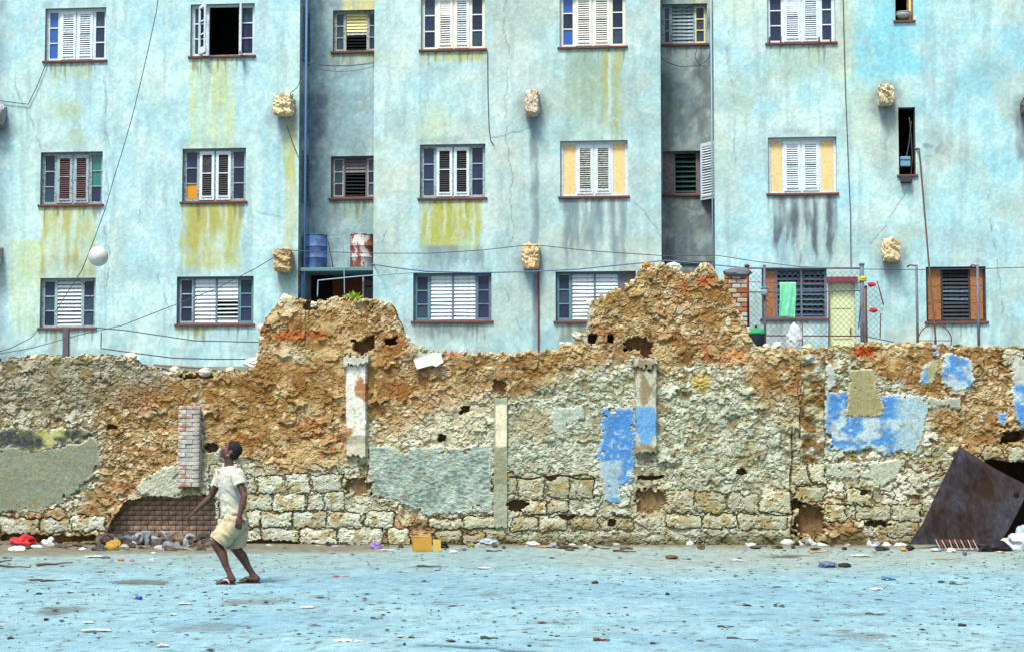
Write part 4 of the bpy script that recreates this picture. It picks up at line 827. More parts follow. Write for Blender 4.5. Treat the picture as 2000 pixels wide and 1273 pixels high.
def foot(an, heel, toe, zsole, dy):
    z0 = zsole+.02
    hl = Vector((heel, an.y, z0+.025)); bl_ = Vector((toe+.07, an.y, z0+.022)); tp_ = Vector((toe+.02, an.y, z0+.012))
    cap(mb, an, hl, .032, .033); cap(mb, an, bl_+Vector((.05, 0, .03)), .032, .03); cap(mb, hl, bl_, .032, .03); cap(mb, bl_, tp_, .032, .016)
    for k in range(5):
        y = an.y+(-.036+.018*k); l = (.012, .012, .006, 0, -.008)[k] if dy < 0 else (-.008, 0, .006, .012, .012)[k]
        cap(mb, Vector((bl_.x-.0, y, z0+.012)), Vector((toe-l, y, z0+.006)), .013, .010, 8)
xN0, xN1 = pp(459, 1130, -.1).x, pp(423, 1130, -.1).x; xF0, xF1 = pp(508, 1130, .08).x, pp(466, 1130, .08).x
foot(anN, xN0-.02, xN1+.02, .012, -1); foot(anF, xF0-.03, xF1+.02, .012, 1)
def hand(wr, dirv, palm_n, side, curl, L=.165):
    """palm plus five fingers ; dirv along the fingers, palm_n out of the palm, side towards the thumb"""
    d = Vector(dirv).normalized(); nrm = Vector(palm_n); nrm = (nrm-d*nrm.dot(d)).normalized(); sd_ = d.cross(nrm).normalized()*side
    pc = wr+d*.045
    rot = Matrix((sd_, d, nrm)).transposed(); ell(mb, pc, (.041, .056, .019), rot)
    for k in range(4):
        base = wr+d*.085+sd_*(.033-.022*k); ln = (.074, .083, .077, .06)[k]; c = curl*(1+.18*k); q = base; ang = 0.
        for j, f in enumerate((.45, .32, .23)):
            ang += c*(.5, .9, .7)[j]; e = q+(d*math.cos(ang)+nrm*math.sin(ang))*ln*f; cap(mb, q, e, .0095-.001*j, .0088-.001*j, 8); q = e
    q = wr+d*.025+sd_*.028; e = q+(d*.6+sd_*.75+nrm*.25).normalized()*.036; cap(mb, q, e, .0125, .011, 8); cap(mb, e, e+(d*.85+sd_*.3+nrm*.4).normalized()*.03, .0105, .009, 8)
hand(wrN, pp(465, 1040, -.26)-wrN, (-.35, .9, 0), 1, .55)
hand(wrF, pp(366, 1010, .2)-wrF, (.2, .0, -1), 1, .5)
# head : tipped back about 32 degrees, looking up to the left
tilt = R(30); HC = pp(451, 880); hr = Matrix.Rotation(tilt, 3, 'Y')      # turns the face (-X) upwards
def hp(x, y, z): return HC+hr @ Vector((x, y, z))                          # head frame: -x = face, z = crown
hq = hr
ell(mb, hp(.012, 0, .025), (.096, .074, .088), hq); ell(mb, hp(-.03, 0, -.035), (.066, .058, .075), hq)
ell(mb, hp(-.062, 0, -.088), (.03, .032, .024), hq)                          # chin
cap(mb, hp(.01, .045, -.06), hp(-.055, .02, -.09), .022, .018); cap(mb, hp(.01, -.045, -.06), hp(-.055, -.02, -.09), .022, .018)   # jaw
cap(mb, hp(-.088, 0, .012), hp(-.106, 0, -.022), .009, .013, 10); ell(mb, hp(-.098, .013, -.026), (.012, .01, .008), hq); ell(mb, hp(-.098, -.013, -.026), (.012, .01, .008), hq)
ell(mb, hp(-.092, 0, -.052), (.012, .024, .007), hq); ell(mb, hp(-.088, 0, -.064), (.012, .021, .008), hq)       # lips
cap(mb, hp(-.080, .036, .026), hp(-.082, -.036, .026), .012, .012, 10)                                           # brow
for s_ in (-1, 1): ell(mb, hp(.018, .074*s_, -.012), (.017, .008, .03), hq); ell(mb, hp(-.068, .04*s_, -.02), (.02, .02, .018), hq)
cap(mb, pp(446, 893), hp(.02, 0, -.03), .05, .055)
body = remesh(mb, 'body', SKIN, .0065, 3); body.parent = PN; body.matrix_parent_inverse = Matrix.Translation(-PN.location)
def adopt(o, p=PN): o.parent = p; o.matrix_parent_inverse = Matrix.Translation(-PN.location); return o
# close-cropped hair: cap over the back and crown
mb = MB(); ell(mb, hp(.017, 0, .032), (.099, .0775, .089), hq, 28); ell(mb, hp(.045, 0, -.01), (.066, .07, .07), hq, 28)
bmesh.ops.bisect_plane(mb.bm, geom=mb.bm.verts[:]+mb.bm.edges[:]+mb.bm.faces[:], plane_co=hp(-.058, 0, .062), plane_no=hr @ Vector((-1, 0, -.55)).normalized(), clear_outer=True)
adopt(mb.build('hair', HAIR, None, True))
# eyes and the dark of the mouth line
EYE = mat('eye_white', (220, 214, 204), rough=.3, k=.7); PUP = mat('eye_dark', (24, 16, 14), rough=.2, k=.6)
for s_ in (-1, 1):
    mb = MB(); ell(mb, hp(-.079, .033*s_, .008), (.011, .013, .0075), hq, 10); adopt(mb.build('eye', EYE, None, True))
    mb = MB(); ell(mb, hp(-.087, .033*s_, .009), (.005, .006, .006), hq, 8); adopt(mb.build('pupil', PUP, None, True))
    mb = MB(); cap(mb, hp(-.086, .02*s_, .033), hp(-.076, .047*s_, .034), .004, .003, 6); adopt(mb.build('eyebrow', HAIR, None, True))
# T-shirt
def ring(c, ax, along, ra, rb):
    al = Vector(along).normalized(); b = Vector((0, 1, 0)); b = (b-al*b.dot(al)).normalized(); a = b.cross(al).normalized(); return (c, a*ra, b*rb)
mb = MB(); up = (neck0-hip)
tr = [(pp(456, 1003.5), .134, .172), (pp(455.5, 999), .130, .168), (pp(453, 985), .116, .156), (pp(451, 965), .116, .158), (pp(449, 945), .124, .168), (pp(449, 930), .122, .172), (pp(448.5, 920), .108, .165), (pp(447, 914), .085, .125), (pp(446, 909.5), .066, .078)]
loft(mb, [ring(c, 0, up, a, b) for c, a, b in tr], 28)
for s_, e_, sg in ((shN, elN, -1), (shF, elF, 1)):
    dv = (e_-s_).normalized(); p = s_-dv*.05+Vector((0, -.05*sg, 0)); rs = []
    for t, r_ in ((0, .062), (.05, .075), (.10, .076), (.17, .076), (.185, .078)):
        q = p+dv*t+(Vector((0, .05*sg, 0)) if t > .04 else Vector()); aa = dv.orthogonal().normalized(); rs.append((q, aa*r_, dv.cross(aa)*r_))
    loft(mb, rs, 18)
sh_ = remesh(mb, 'tshirt', SHIRT, .0075, 2)
# shorts: seat plus two wide legs
mb = MB()
loft(mb, [ring(pp(455, 990), 0, up, .100, .14), ring(pp(458, 1006), 0, up, .124, .16), ring(pp(460, 1020), 0, (0, 0, 1), .14, .17), ring(pp(460, 1030), 0, (0, 0, 1), .125, .16)], 28)
def leg(h_, pts, dyo):
    rs = []
    for i, (x, y, r_, tx_) in enumerate(pts):
        c = pp(x, y, dyo); dv = Vector((tx_, 0, -1)).normalized(); b = Vector((0, 1, 0)); a = dv.cross(b); rs.append((c, a*r_, b*min(r_, .105)))
    loft(mb, rs, 22)
leg(hpN, [(461, 1008, .125, -.3), (453, 1024, .128, -.7), (441, 1040, .122, -.8), (428.5, 1055.5, .112, -.75), (427, 1057.5, .115, -.75)], -.092)
leg(hpF, [(463, 1008, .122, 0), (463, 1030, .122, .05), (462, 1050, .120, .0), (461.5, 1066, .118, .05), (461.5, 1069.5, .120, .05)], .085)
so_ = remesh(mb, 'shorts', SHORT, .0075, 2)
for o, amp, fr in ((sh_, .011, 11), (so_, .013, 9)):                 # cloth folds
    me = o.data; n = len(me.vertices); V = np.zeros(n*3, np.float32); me.vertices.foreach_get('co', V); V = V.reshape(-1, 3); Nn = np.zeros(n*3, np.float32); me.vertex_normals.foreach_get('vector', Nn); Nn = Nn.reshape(-1, 3)
    d = fbm(V[:, 0]*fr+V[:, 2]*fr*.9, V[:, 2]*fr*.45-V[:, 0]*fr*.5+V[:, 1]*fr, 7, 3)-.5; rdg = 1-np.abs(d)*5
    V = V+Nn*(amp*np.clip(rdg, -.3, 1)-amp*.35)[:, None]; me.vertices.foreach_set('co', V.ravel()); me.update(); adopt(o)
# flip-flops
SOLE = mat('sole_dark', (56, 44, 42), k=.6, rough=.8); STRAP = mat('strap_pale', (186, 186, 190), k=.7, rough=.6)
for an, x0, x1, zz, lab in ((anN, xN0, xN1, .0, 'flip-flop with a pale strap'), (anF, xF0, xF1, .0, None)):
    mb = MB(); prof = []
    for k in range(24):
        t = k/24*2*math.pi; u = math.cos(t); v = math.sin(t); prof.append((x0*.5+x1*.5+u*(x0-x1)*.54, an.y+v*(.044-.007*u)))
    lo2 = [mb.bm.verts.new((a, b, .001+.0)) for a, b in prof]; hi2 = [mb.bm.verts.new((a, b, .022)) for a, b in prof]
    mb.bm.faces.new(lo2[::-1]); mb.bm.faces.new(hi2)
    for k in range(24): mb.bm.faces.new((lo2[k], lo2[(k+1) % 24], hi2[(k+1) % 24], hi2[k]))
    o = adopt(mb.build('flip_flop', SOLE))
    if lab: o['label'] = lab
    mb = MB(); tx_ = x1+.05
    for sg in (-1, 1): mb.tube([(tx_, an.y, .03), (tx_+.03, an.y+.018*sg, .062), (tx_+.075, an.y+.038*sg, .055), (tx_+.10, an.y+.042*sg, .018)], [.006, .011, .011, .008], 8)
    c = adopt(mb.build('strap', STRAP if lab else SOLE, None, True), o); c.matrix_parent_inverse = Matrix.Translation(-PN.location)
    c.matrix_parent_inverse = Matrix()          # the flip-flop keeps its vertices in world space
    o.matrix_parent_inverse = Matrix.Translation(-PN.location)
# football in the air
def ball():
    bm = bmesh.new(); bmesh.ops.create_icosphere(bm, subdivisions=1, radius=1)
    bmesh.ops.bevel(bm, geom=bm.verts[:], offset=1/3*(bm.edges[:][0].calc_length()), affect='VERTICES', segments=1)
    r = bmesh.ops.inset_individual(bm, faces=bm.faces[:], thickness=.022, depth=0)
    inner = [f for f in bm.faces if f not in set(r['faces'])]
    iv = {v for f in inner for v in f.verts}
    seam = {v.index for v in bm.verts if v not in iv}
    lay = bm.verts.layers.float.new('seam')
    for v in bm.verts: v[lay] = 0. if v in iv else 1.
    bmesh.ops.triangulate(bm, faces=bm.faces[:]); bmesh.ops.subdivide_edges(bm, edges=bm.edges[:], cuts=3, use_grid_fill=True)
    for v in bm.verts: v.co = v.co.normalized()*(.1125-.0035*min(1, v[lay]))
    me = bpy.data.meshes.new('football'); bm.to_mesh(me); bm.free(); me.polygons.foreach_set('use_smooth', [True]*len(me.polygons))
    me.materials.append(mat('ball_leather', (206, 206, 196), rough=.55, k=.72, noise=.08, nscale=18, col2=(164, 158, 140), c2scale=9, c2lo=.52, c2hi=.7))
    o = link('football', me); o.location = pp(192, 501); o.rotation_euler = (.4, .7, .2)
    tag(o, 'scuffed white football in mid-air above the boy', 'ball')
ball()

# =================================================================== THINGS ON AND AROUND THE BLOCK
def thing(name, label, cat, loc, group=None, rz=0.):
    o = link(name, None); o.location = loc; o.rotation_euler = (0, 0, rz); o.empty_display_size = .1; return tag(o, label, cat, group)
def bpt(px, py, d): s, z = bl(px, py, d); return bw(s, d, z)
# barrels
def barrel(px, label, m, rust):
    s, _ = bl(px, 500, .55); t = thing('oil_barrel', label, 'barrel', bw(s, .58, slz), 'barrels on the balcony slab'); r = .285; h = .85
    prof = [(r-.02, .0), (r, .012), (r, .03)]
    for z0 in (.28, .56):
        prof += [(r, z0-.02), (r+.011, z0-.006), (r+.011, z0+.006), (r, z0+.02)]
    prof += [(r, h-.02), (r, h-.012)]
    MB().lathe(prof, 36).build('drum', m, t, True)
    MB().lathe([(r-.012, h-.012), (r+.008, h-.012), (r+.012, h), (r+.004, h+.008), (r-.012, h+.004), (r-.014, h-.01)], 36).build('rim', m, t, True)
    MB().lathe([(.0001, h-.016), (r-.012, h-.016), (r-.012, h-.013), (.0001, h-.013)], 24).build('lid', m, t)
    return t
BB = mat('barrel_blue', (82, 124, 184), k=.62, rough=.6, noise=.15, nscale=6, col2=(66, 92, 130), c2scale=5)
BRU = mat('barrel_rust', (150, 84, 70), k=.62, rough=.8, noise=.25, nscale=9, col2=(206, 206, 204), c2scale=5, c2lo=.47, c2hi=.54, stretch=(1, 1, .55))
b1 = barrel(616, 'blue steel barrel on the balcony slab', BB, 0); b2 = barrel(706, 'rusty red barrel with flaking white paint on the balcony slab', BRU, 1)
MB().tube([(.07, -.285, .13), (.07, -.34, .13), (.07, -.35, .09)], .018, 8).build('tap', IRON, b2)
# cables and wires
CAB = mat('cable_dark', (70, 82, 96), k=.6, rough=.6); CABR = mat('cable_rust', (96, 78, 66), k=.6, rough=.7)
def cable(name, pts, d, label, cat='cable', r=.010, m=CAB, sag=0., sub=6, group=None):
    P_ = [Vector(p) if len(p) == 3 and isinstance(p, Vector) else bpt(p[0], p[1], p[2] if len(p) > 2 else d) for p in pts]; out = []
    for i, (a, b) in enumerate(zip(P_, P_[1:])):
        for k in range(sub):
            t = k/sub; q = a.lerp(b, t); q.z -= sag*4*t*(1-t); out.append(q)
    out.append(P_[-1]); o = P_[0]
    me = MB().tube([q-o for q in out], r, 6).mesh(name, m, True); ob = link(name, me); ob.location = o; return tag(ob, label, cat, group)
cable('cable', [(313, -40), (306, 20), (290, 95), (275, 160), (258, 230), (240, 292), (222, 350), (205, 410), (185, 465), (160, 528), (120, 590), (108, 610)], -.5, 'long black cable slanting down across the left block past the football')
cable('cable', [(91, 122), (72, 170), (55, 204), (20, 200), (-30, 193)], -.05, 'thin cable looping down from the window with blue panes')
cable('cable', [(548, 495), (500, 524), (420, 565), (330, 600), (240, 635), (150, 655), (60, 680), (-30, 695)], -.6, 'thin cable sloping from the lower left beam stub down to the left')
cable('cable', [(78, 640), (60, 660), (20, 680), (-20, 692)], -.1, 'short cable drooping from the lower left window sill')
cable('conduit_rail', [(190, 640), (245, 645), (380, 665), (510, 668)], -1.0, 'thin dark rail bent along the foot of the left block', 'rail', .014)
cable('conduit_rail', [(198, 648), (197, 680), (270, 690), (340, 699), (420, 701), (510, 701)], -1.2, 'low dark rail with a short upright at its end', 'rail', .014)
cable('cable', [(952, 98), (953, 190), (955, 250), (958, 274), (966, 286)], -.03, 'thin cable hanging from the sill corner of a white window', r=.009)
cable('cable', [(1646, -40), (1648, 60), (1651, 170), (1656, 300), (1661, 420), (1662, 522)], -.05, 'thin dark cable running straight down the right block', r=.010)
cable('cable', [(540, 487), (600, 491), (730, 495), (840, 495), (940, 489), (1020, 480), (1060, 480), (1150, 490), (1300, 500), (1400, 499), (1470, 510), (1560, 521), (1690, 526)], -.55, 'long thin cable strung between the beam stubs')
cable('cable', [(725, 516, .1), (770, 523), (830, 530), (930, 533), (1030, 531), (1130, 526), (1230, 516), (1300, 509), (1380, 516), (1450, 523), (1500, 524)], -.9, 'thick bluish cable passing above the taller wall hump', r=.016, m=mat('pipe_blue'))
cable('water_pipe', [(620, 580), (621, 548), (700, 540), (800, 533), (860, 530)], -.6, 'bent pale pipe in front of the dark loggia', 'pipe', .014, mat('pipe_pale'))
cable('water_pipe', [(673, 580), (672, 520), (670, 462), (642, 466)], -.05, 'slim bent pipe rising between the two barrels', 'pipe', .012, mat('pipe_pale'))
cable('wooden_stick', [(640, 468, .3), (651, 524, .3)], .3, 'thin stick leaning on the blue barrel', 'stick', .012, CABR)
for k, (dz, sg) in enumerate(((0, .10), (8, .14), (3, .07))):
    cable('clothes_line', [(600, 122+dz, .1), (738, 120+dz, .2)], .1, 'slack line strung across the left recess under the upper window', 'line', .007, CAB, sg, 14, 'slack lines across the left recess')
cable('cable', [(1286, 105), (1300, 122), (1330, 131), (1365, 129), (1385, 115), (1388, 98)], REC-.25, 'tangled dark cable under the upper window of the right recess', r=.009)
cable('cable', [(1362, 92), (1357, 112), (1366, 128), (1376, 131)], REC-.2, 'short loop of cable in the right recess', r=.008)
cable('cable', [(560, 245), (570, 275), (582, 305), (588, 312)], -.06, 'short cable below the upper left beam stub', r=.009)
cable('cable', [(590, 150, .15), (580, 172), (566, 184)], -.2, 'short cable tied to the upper left beam stub', r=.009)
cable('cable', [(1690, 526), (1800, 527), (1920, 525), (2040, 521)], -.3, 'thin cable along the heads of the right-hand posts', r=.010)
# leaning pipe on the right block with the cistern float box in the slit opening
pA = bpt(1796, 290, -.1); lp = cable('leaning_pipe', [(1786, 292, .1), (1795, 291, -.15), (1803, 380, -.5), (1813, 500, -1.0), (1826, 640, -1.6), (1829, 690, -1.8)], -.3, 'long brown pipe slanting down from the slit opening', 'pipe', .022, CABR)
bx = thing('junction_box', 'small pale blue box hanging in the slit opening', 'box', bpt(1768, 326, .08)); MB().box(-.12, .12, -.06, .06, 0, .24, bevel=.015).build('case', mat('box_blue', (120, 170, 196), k=.6), bx); MB().box(-.125, .125, -.07, -.058, .15, .17).build('seam', IRON, bx); MB().tube([(.03, 0, .23), (.10, 0, .55), (.16, 0, 1.1)], .014, 6).build('hanger', CAB, bx)
cable('water_pipe', [(1779, 345, .12), (1782, 310, .1), (1780, 270, .12), (1776, 230, .12)], .1, 'thin pipes rising inside the slit opening', 'pipe', .013, CABR)
ob = thing('ceramic_bowl', 'pale bowl on the ledge of the top right slit window', 'bowl', bpt(1764, 38, .08)); MB().lathe([(.06, 0), (.13, .03), (.18, .10), (.17, .16), (.15, .16), (.15, .11), (.05, .03)], 20).build('bowl_body', mat('bowl', (190, 200, 190), k=.6), ob, True); MB().lathe([(.175, .15), (.19, .16), (.175, .17), (.16, .16)], 20).build('lip', mat('bowl'), ob, True)
tb = MB().box(-.13, .13, -.16, .02, -.18, -.002, bevel=.02).build('drip_box', mat('soot', (66, 64, 66), k=.6), B); s_, z_ = bl(1769, 344); tb.location = (s_, 0, z_)
# ------------------------------------------------------------------ wire cage on the terrace
DC = -2.4
PBL = mat('post_blue', (104, 130, 158), k=.6, noise=.25, nscale=8, col2=(120, 92, 76), c2scale=6); PRU = mat('post_rust', (112, 64, 52), k=.6, noise=.3, nscale=9)
def post(px, ytop, label, m, r=.03, d=DC, arm=0):
    s, z = bl(px, ytop, d); b = bw(s, d, Z_TER); t = thing('post', label, 'post', b, None, -TH)
    MB().tube([(0, 0, 0), (0, 0, z-Z_TER)], r, 8).build('shaft', m, t, True)
    if arm: MB().tube([(0, 0, z-Z_TER-.03), (arm, .05, z-Z_TER-.0), (arm*1.2, .3, z-Z_TER-.02)], r*.7, 6).build('arm', m, t, True)
    else: MB().lathe([(r*1.05, -.01), (r*1.3, 0), (r*1.3, .03), (r*.6, .045)], 10, Matrix.Translation((0, 0, z-Z_TER-.02))).build('cap', m, t)
    return t
post(1459, 519, 'rusty square post beside the brick pier', PRU, .045); post(1493, 519, 'blue-grey post with a small meter box', PBL, .028)
post(1683, 516, 'tall blue-grey post at the right corner of the wire cage', PBL, .05); post(1691, 560, 'rusty thin post behind the cage corner', PRU, .028)
post(1790, 517, 'slim grey post left of the leaning pipe', PBL, .03, arm=-.14); post(1909, 517, 'slim grey post in front of the boarded window', PBL, .03, arm=-.10)
cg = thing('wire_cage', 'chain-link cage of pipes in front of the terrace door', 'cage', bw(bl(1570, 600, DC)[0], DC, Z_TER), None, -TH)
s0 = bl(1570, 600, DC)[0]
def cl(px, py): s, z = bl(px, py, DC); return (s-s0, 0, z-Z_TER)
def bar(pts, r=.014, m=PBL, name='rail'): MB().tube([cl(*p) for p in pts], r, 6).build(name, m, cg, True)
bar([(1455, 524), (1683, 524)], .022); bar([(1459, 571), (1685, 568)], .016); bar([(1463, 655), (1691, 656)], .016, PRU); bar([(1567, 628), (1567, 700)], .014, PRU, 'upright'); bar([(1619, 556), (1619, 700)], .014, PRU, 'upright'); bar([(1713, 549), (1726, 596)], .014, PRU, 'brace'); bar([(1720, 612), (1719, 660)], .012, PRU, 'upright'); bar([(1693, 657), (1745, 668)], .012, PRU, 'rail'); bar([(1681, 590), (1677, 640)], .012, PRU, 'brace')
def chain(poly, name):
    lk = MB(); W0 = [cl(*p) for p in poly]; xs = [p[0] for p in W0]; zs = [p[2] for p in W0]; x0, x1, z0, z1 = min(xs), max(xs), min(zs), max(zs); P2 = [(p[0], p[2]) for p in W0]
    for sg in (-1, 1):
        c = x0-(z1-z0)-sg*0
        while c < x1+(z1-z0):
            # clip the diagonal to the (convex) outline
            a = (c, z0 if sg > 0 else z1); dv = (z1-z0, (z1-z0)*sg); lo, hi = 0., 1.
            for i in range(len(P2)):
                q, w = P2[i], P2[(i+1) % len(P2)]; nx, nz = -(w[1]-q[1]), w[0]-q[0]
                cx_ = sum(p[0] for p in P2)/len(P2)-q[0]; cz_ = sum(p[1] for p in P2)/len(P2)-q[1]
                if nx*cx_+nz*cz_ < 0: nx, nz = -nx, -nz
                f0 = nx*(a[0]-q[0])+nz*(a[1]-q[1]); f1 = nx*dv[0]+nz*dv[1]
                if abs(f1) < 1e-9:
                    if f0 < 0: hi = -1
                elif f1 > 0: lo = max(lo, -f0/f1)
                else: hi = min(hi, -f0/f1)
            if hi > lo: lk.tube([(a[0]+dv[0]*lo, -.004*sg, a[1]+dv[1]*lo), (a[0]+dv[0]*hi, -.004*sg, a[1]+dv[1]*hi)], .0035, 4, False)
            c += .125
    lk.build(name, mat('mesh_wire', (112, 122, 130), k=.6), cg)
chain([(1462, 530), (1684, 530), (1690, 690), (1462, 690)], 'chain_link'); chain([(1694, 556), (1714, 560), (1726, 600), (1720, 662), (1694, 657)], 'chain_link')
mbx = thing('meter_box', 'small pale meter jar fixed to the blue-grey post', 'meter', bw(bl(1493, 575, DC)[0], DC-.05, bl(1493, 578, DC)[1])); MB().lathe([(.06, 0), (.075, .02), (.075, .14), (.055, .16)], 14).build('jar', mat('jar', (150, 176, 186), k=.6), mbx, True); MB().lathe([(.08, .155), (.085, .17), (.05, .20)], 14).build('cap', PBL, mbx)
# towel on the rail
def cloth(name, a, b, w_, hgt, m, label, cat, seed=0, thick=.008):
    n, k = 14, 22; V = []; Q = []
    for j in range(k):
        for i in range(n):
            u = i/(n-1); v = j/(k-1); V.append((u*w_*(1-.03*v)+.012*math.sin(v*5+seed), .035*math.sin(u*9+seed)*v+.012*math.sin(u*23+v*6), -v*hgt+.015*math.sin(u*5+seed)*v))
    for j in range(k-1):
        for i in range(n-1): Q.append((j*n+i, j*n+i+1, (j+1)*n+i+1, (j+1)*n+i))
    me = npmesh(name, V, Q, m, None, True); o = link(name, me); md = o.modifiers.new('solid', 'SOLIDIFY'); md.thickness = thick; o.location = a; o.rotation_euler = (0, 0, -TH); return tag(o, label, cat)
MTOW = mat('towel_green', (120, 222, 178), k=.62, noise=.1, nscale=14, col2=(150, 236, 196), c2scale=5)
s_, z_ = bl(1522, 552, DC-.02); _, z2 = bl(1522, 621, DC); wd = bl(1554, 552, DC)[0]-s_
cloth('towel', bw(s_, DC-.06, z_), 0, wd, z_-z2, MTOW, 'mint green towel hanging on the cage line', 'towel')
cable('clothes_line', [(1462, 551, DC), (1522, 552, DC), (1600, 553, DC), (1684, 552, DC)], DC, 'red clothes line with the green towel on it', 'line', .008, mat('line_red', (150, 60, 90), k=.6))
for (p, q, cl_, lb) in [(1685, 545, (206, 196, 60), 'small yellow rag knotted on the cage corner'), (1703, 556, (190, 60, 90), 'pinkish red rag caught on the cage wire'), (1706, 606, (196, 70, 70), 'small red scrap stuck in the chain-link')]:
    me = rock_mesh('rag', mat('rag_%d' % p, cl_, k=.6), 3, .45, p, (.09, .05, .06)); o = link('rag', me); o.location = bpt(p, q, DC-.03); tag(o, lb, 'rag')
me = rock_mesh('plastic_bag', mat('bag_pale', (206, 216, 222), k=.65, rough=.4), 3, .45, 5, (.16, .08, .28)); o = link('plastic_bag', me); o.location = bpt(1552, 656, DC-.03); tag(o, 'pale plastic bag tied low on the cage', 'bag')
# bucket with green lid, wheel hoop, bricks on wall top, brick pier
t = thing('water_bucket', 'dark bucket with a green lid at the edge of the cage', 'bucket', bw(bl(1477, 660, DC-.5)[0], DC-.5, Z_TER)); zz = bl(1477, 652, DC-.5)[1]-Z_TER
MB().lathe([(.13, 0), (.19, zz-.05), (.20, zz)], 20).build('pail', mat('pail_dark', (40, 52, 66), k=.6), t, True); MB().lathe([(.205, zz-.01), (.205, zz+.02), (.14, zz+.10), (.03, zz+.13), (.001, zz+.131)], 20).build('lid', mat('lid_green', (40, 160, 90), k=.6), t, True); MB().tube([(0, 0, zz+.12), (0, 0, zz+.19)], .03, 8).build('knob', mat('pail_dark'), t)
t = thing('wheel_hoop', 'rusty half-hidden metal hoop behind the wall top', 'hoop', bw(bl(1826, 668, -3)[0], -3, Z_TER), None, -TH); zc = bl(1826, 665, -3)[1]-Z_TER; rr_ = .36
MB().tube([(rr_*math.cos(a), 0, zc+rr_*math.sin(a)) for a in np.linspace(0, 2*math.pi, 33)], .012, 6).build('rim', PRU, t, True)
for a in (0, math.pi/2): MB().tube([(-rr_*math.cos(a), 0, zc-rr_*math.sin(a)), (rr_*math.cos(a), 0, zc+rr_*math.sin(a))], .010, 6).build('spoke', PRU, t)
MB().tube([(0, 0, 0), (0, 0, zc)], .02, 6).build('stand', PRU, t)
t = thing('brick_pier', 'rough pier of mixed bricks beside the rusty post', 'pier', bw(bl(1437, 600, -3)[0], -3, Z_TER), None, -TH)
PBM = [mat('pier_brick_%d' % i, c, k=.6, rough=.95, noise=.3, nscale=14) for i, c in enumerate([(176, 116, 84), (196, 178, 150), (186, 196, 196), (160, 92, 66)])]
zz = bl(1437, 531, -3)[1]-Z_TER; nr = int(zz/.105); MB().box(-.24, .24, .03, .28, 0, zz-.05).build('mortar_core', mat('pier_mortar', (150, 146, 130), k=.6), t)
for r in range(nr):
    cuts = [-.26, -.08, .12, .26] if r % 2 else [-.26, -.16, .03, .26]
    for a, b in zip(cuts, cuts[1:]): o = MB().box(a+.008, b-.008, random.uniform(-.02, .01), .1, .008, .097, bevel=.012).build('brick', PBM[random.randrange(4)], t); o.location = (0, 0, r*.105)
ew = thing('grey_hump', 'rounded grey cement lump on top of the brick pier', 'cement', bw(bl(1440, 527, -3)[0], -2.9, Z_TER+nr*.105)); me = rock_mesh('lump', mat('cement_dark', (110, 116, 124), k=.6), 3, .2, 3, (.32, .2, .13)); link('lump', me, ew).location = (0, 0, .04)
# plant on the first hump, bag and cloth scraps on the wall top
pl = thing('fern', 'small bright green fern growing on the broken wall top', 'plant', at(690, 585, YW+.25)); LF = mat('leaf_green', (150, 196, 60), k=.6, rough=.6)
for i in range(9):
    mb = MB(); a = -1.3+i*.32; L = .16+.05*random.random(); pts = []
    for k in range(8):
        t_ = k/7; c = Vector((math.sin(a)*L*t_, (i % 3-1)*.05*t_, math.cos(a)*L*t_*.9-.05*t_*t_*L*4)); w_ = .03*math.sin(math.pi*min(1, t_*.9+.1)); pts.append((c, w_))
    tg = Vector((math.cos(a), .2, -math.sin(a)))
    vs = [(mb.bm.verts.new(c-tg*w_), mb.bm.verts.new(c+Vector((0, .008, .006))), mb.bm.verts.new(c+tg*w_)) for c, w_ in pts]
    for A_, B_ in zip(vs, vs[1:]): mb.bm.faces.new((A_[0], A_[1], B_[1], B_[0])); mb.bm.faces.new((A_[1], A_[2], B_[2], B_[1]))
    mb.build('leaf', LF, pl)
me = rock_mesh('plastic_bag', mat('bag_white', (226, 232, 234), k=.7, rough=.45), 4, .4, 21, (.13, .1, .10)); o = link('plastic_bag', me); o.location = at(492, 710, YW+.1); tag(o, 'crumpled white bag on the wall top beside the first hump', 'bag')
# torn white sheet stuck on the wall face
P_ = [(808, 703), (822, 692), (850, 688), (861, 690), (867, 707), (852, 716), (845, 713), (815, 721)]; mb = MB(); c0 = at(838, 704, YW)
fr = [mb.bm.verts.new((at(a, b, YW).x-c0.x, -.10-.01*math.sin(a*.2), at(a, b, YW).z-c0.z)) for a, b in P_]; bk = [mb.bm.verts.new(v.co+Vector((0, .025, 0))) for v in fr]
mb.bm.faces.new(fr[::-1]); mb.bm.faces.new(bk)
for k in range(len(fr)): mb.bm.faces.new((fr[k], fr[(k+1) % len(fr)], bk[(k+1) % len(fr)], bk[k]))
o = mb.build('torn_board', mat('board_white', (232, 232, 222), k=.7, noise=.12, nscale=9, bump=.01)); o.location = c0+Vector((0, .0, 0)); tag(o, 'torn white board stuck on the ochre wall face', 'board')
# timber lying on the wall top at the left
cable('timber_strip', [at(300, 712, YW+.15), at(405, 719, YW+.15)], 0, 'thin grey timber strip lying on the wall top', 'timber', .02, mat('timber_grey', (140, 130, 112), k=.6, noise=.3))

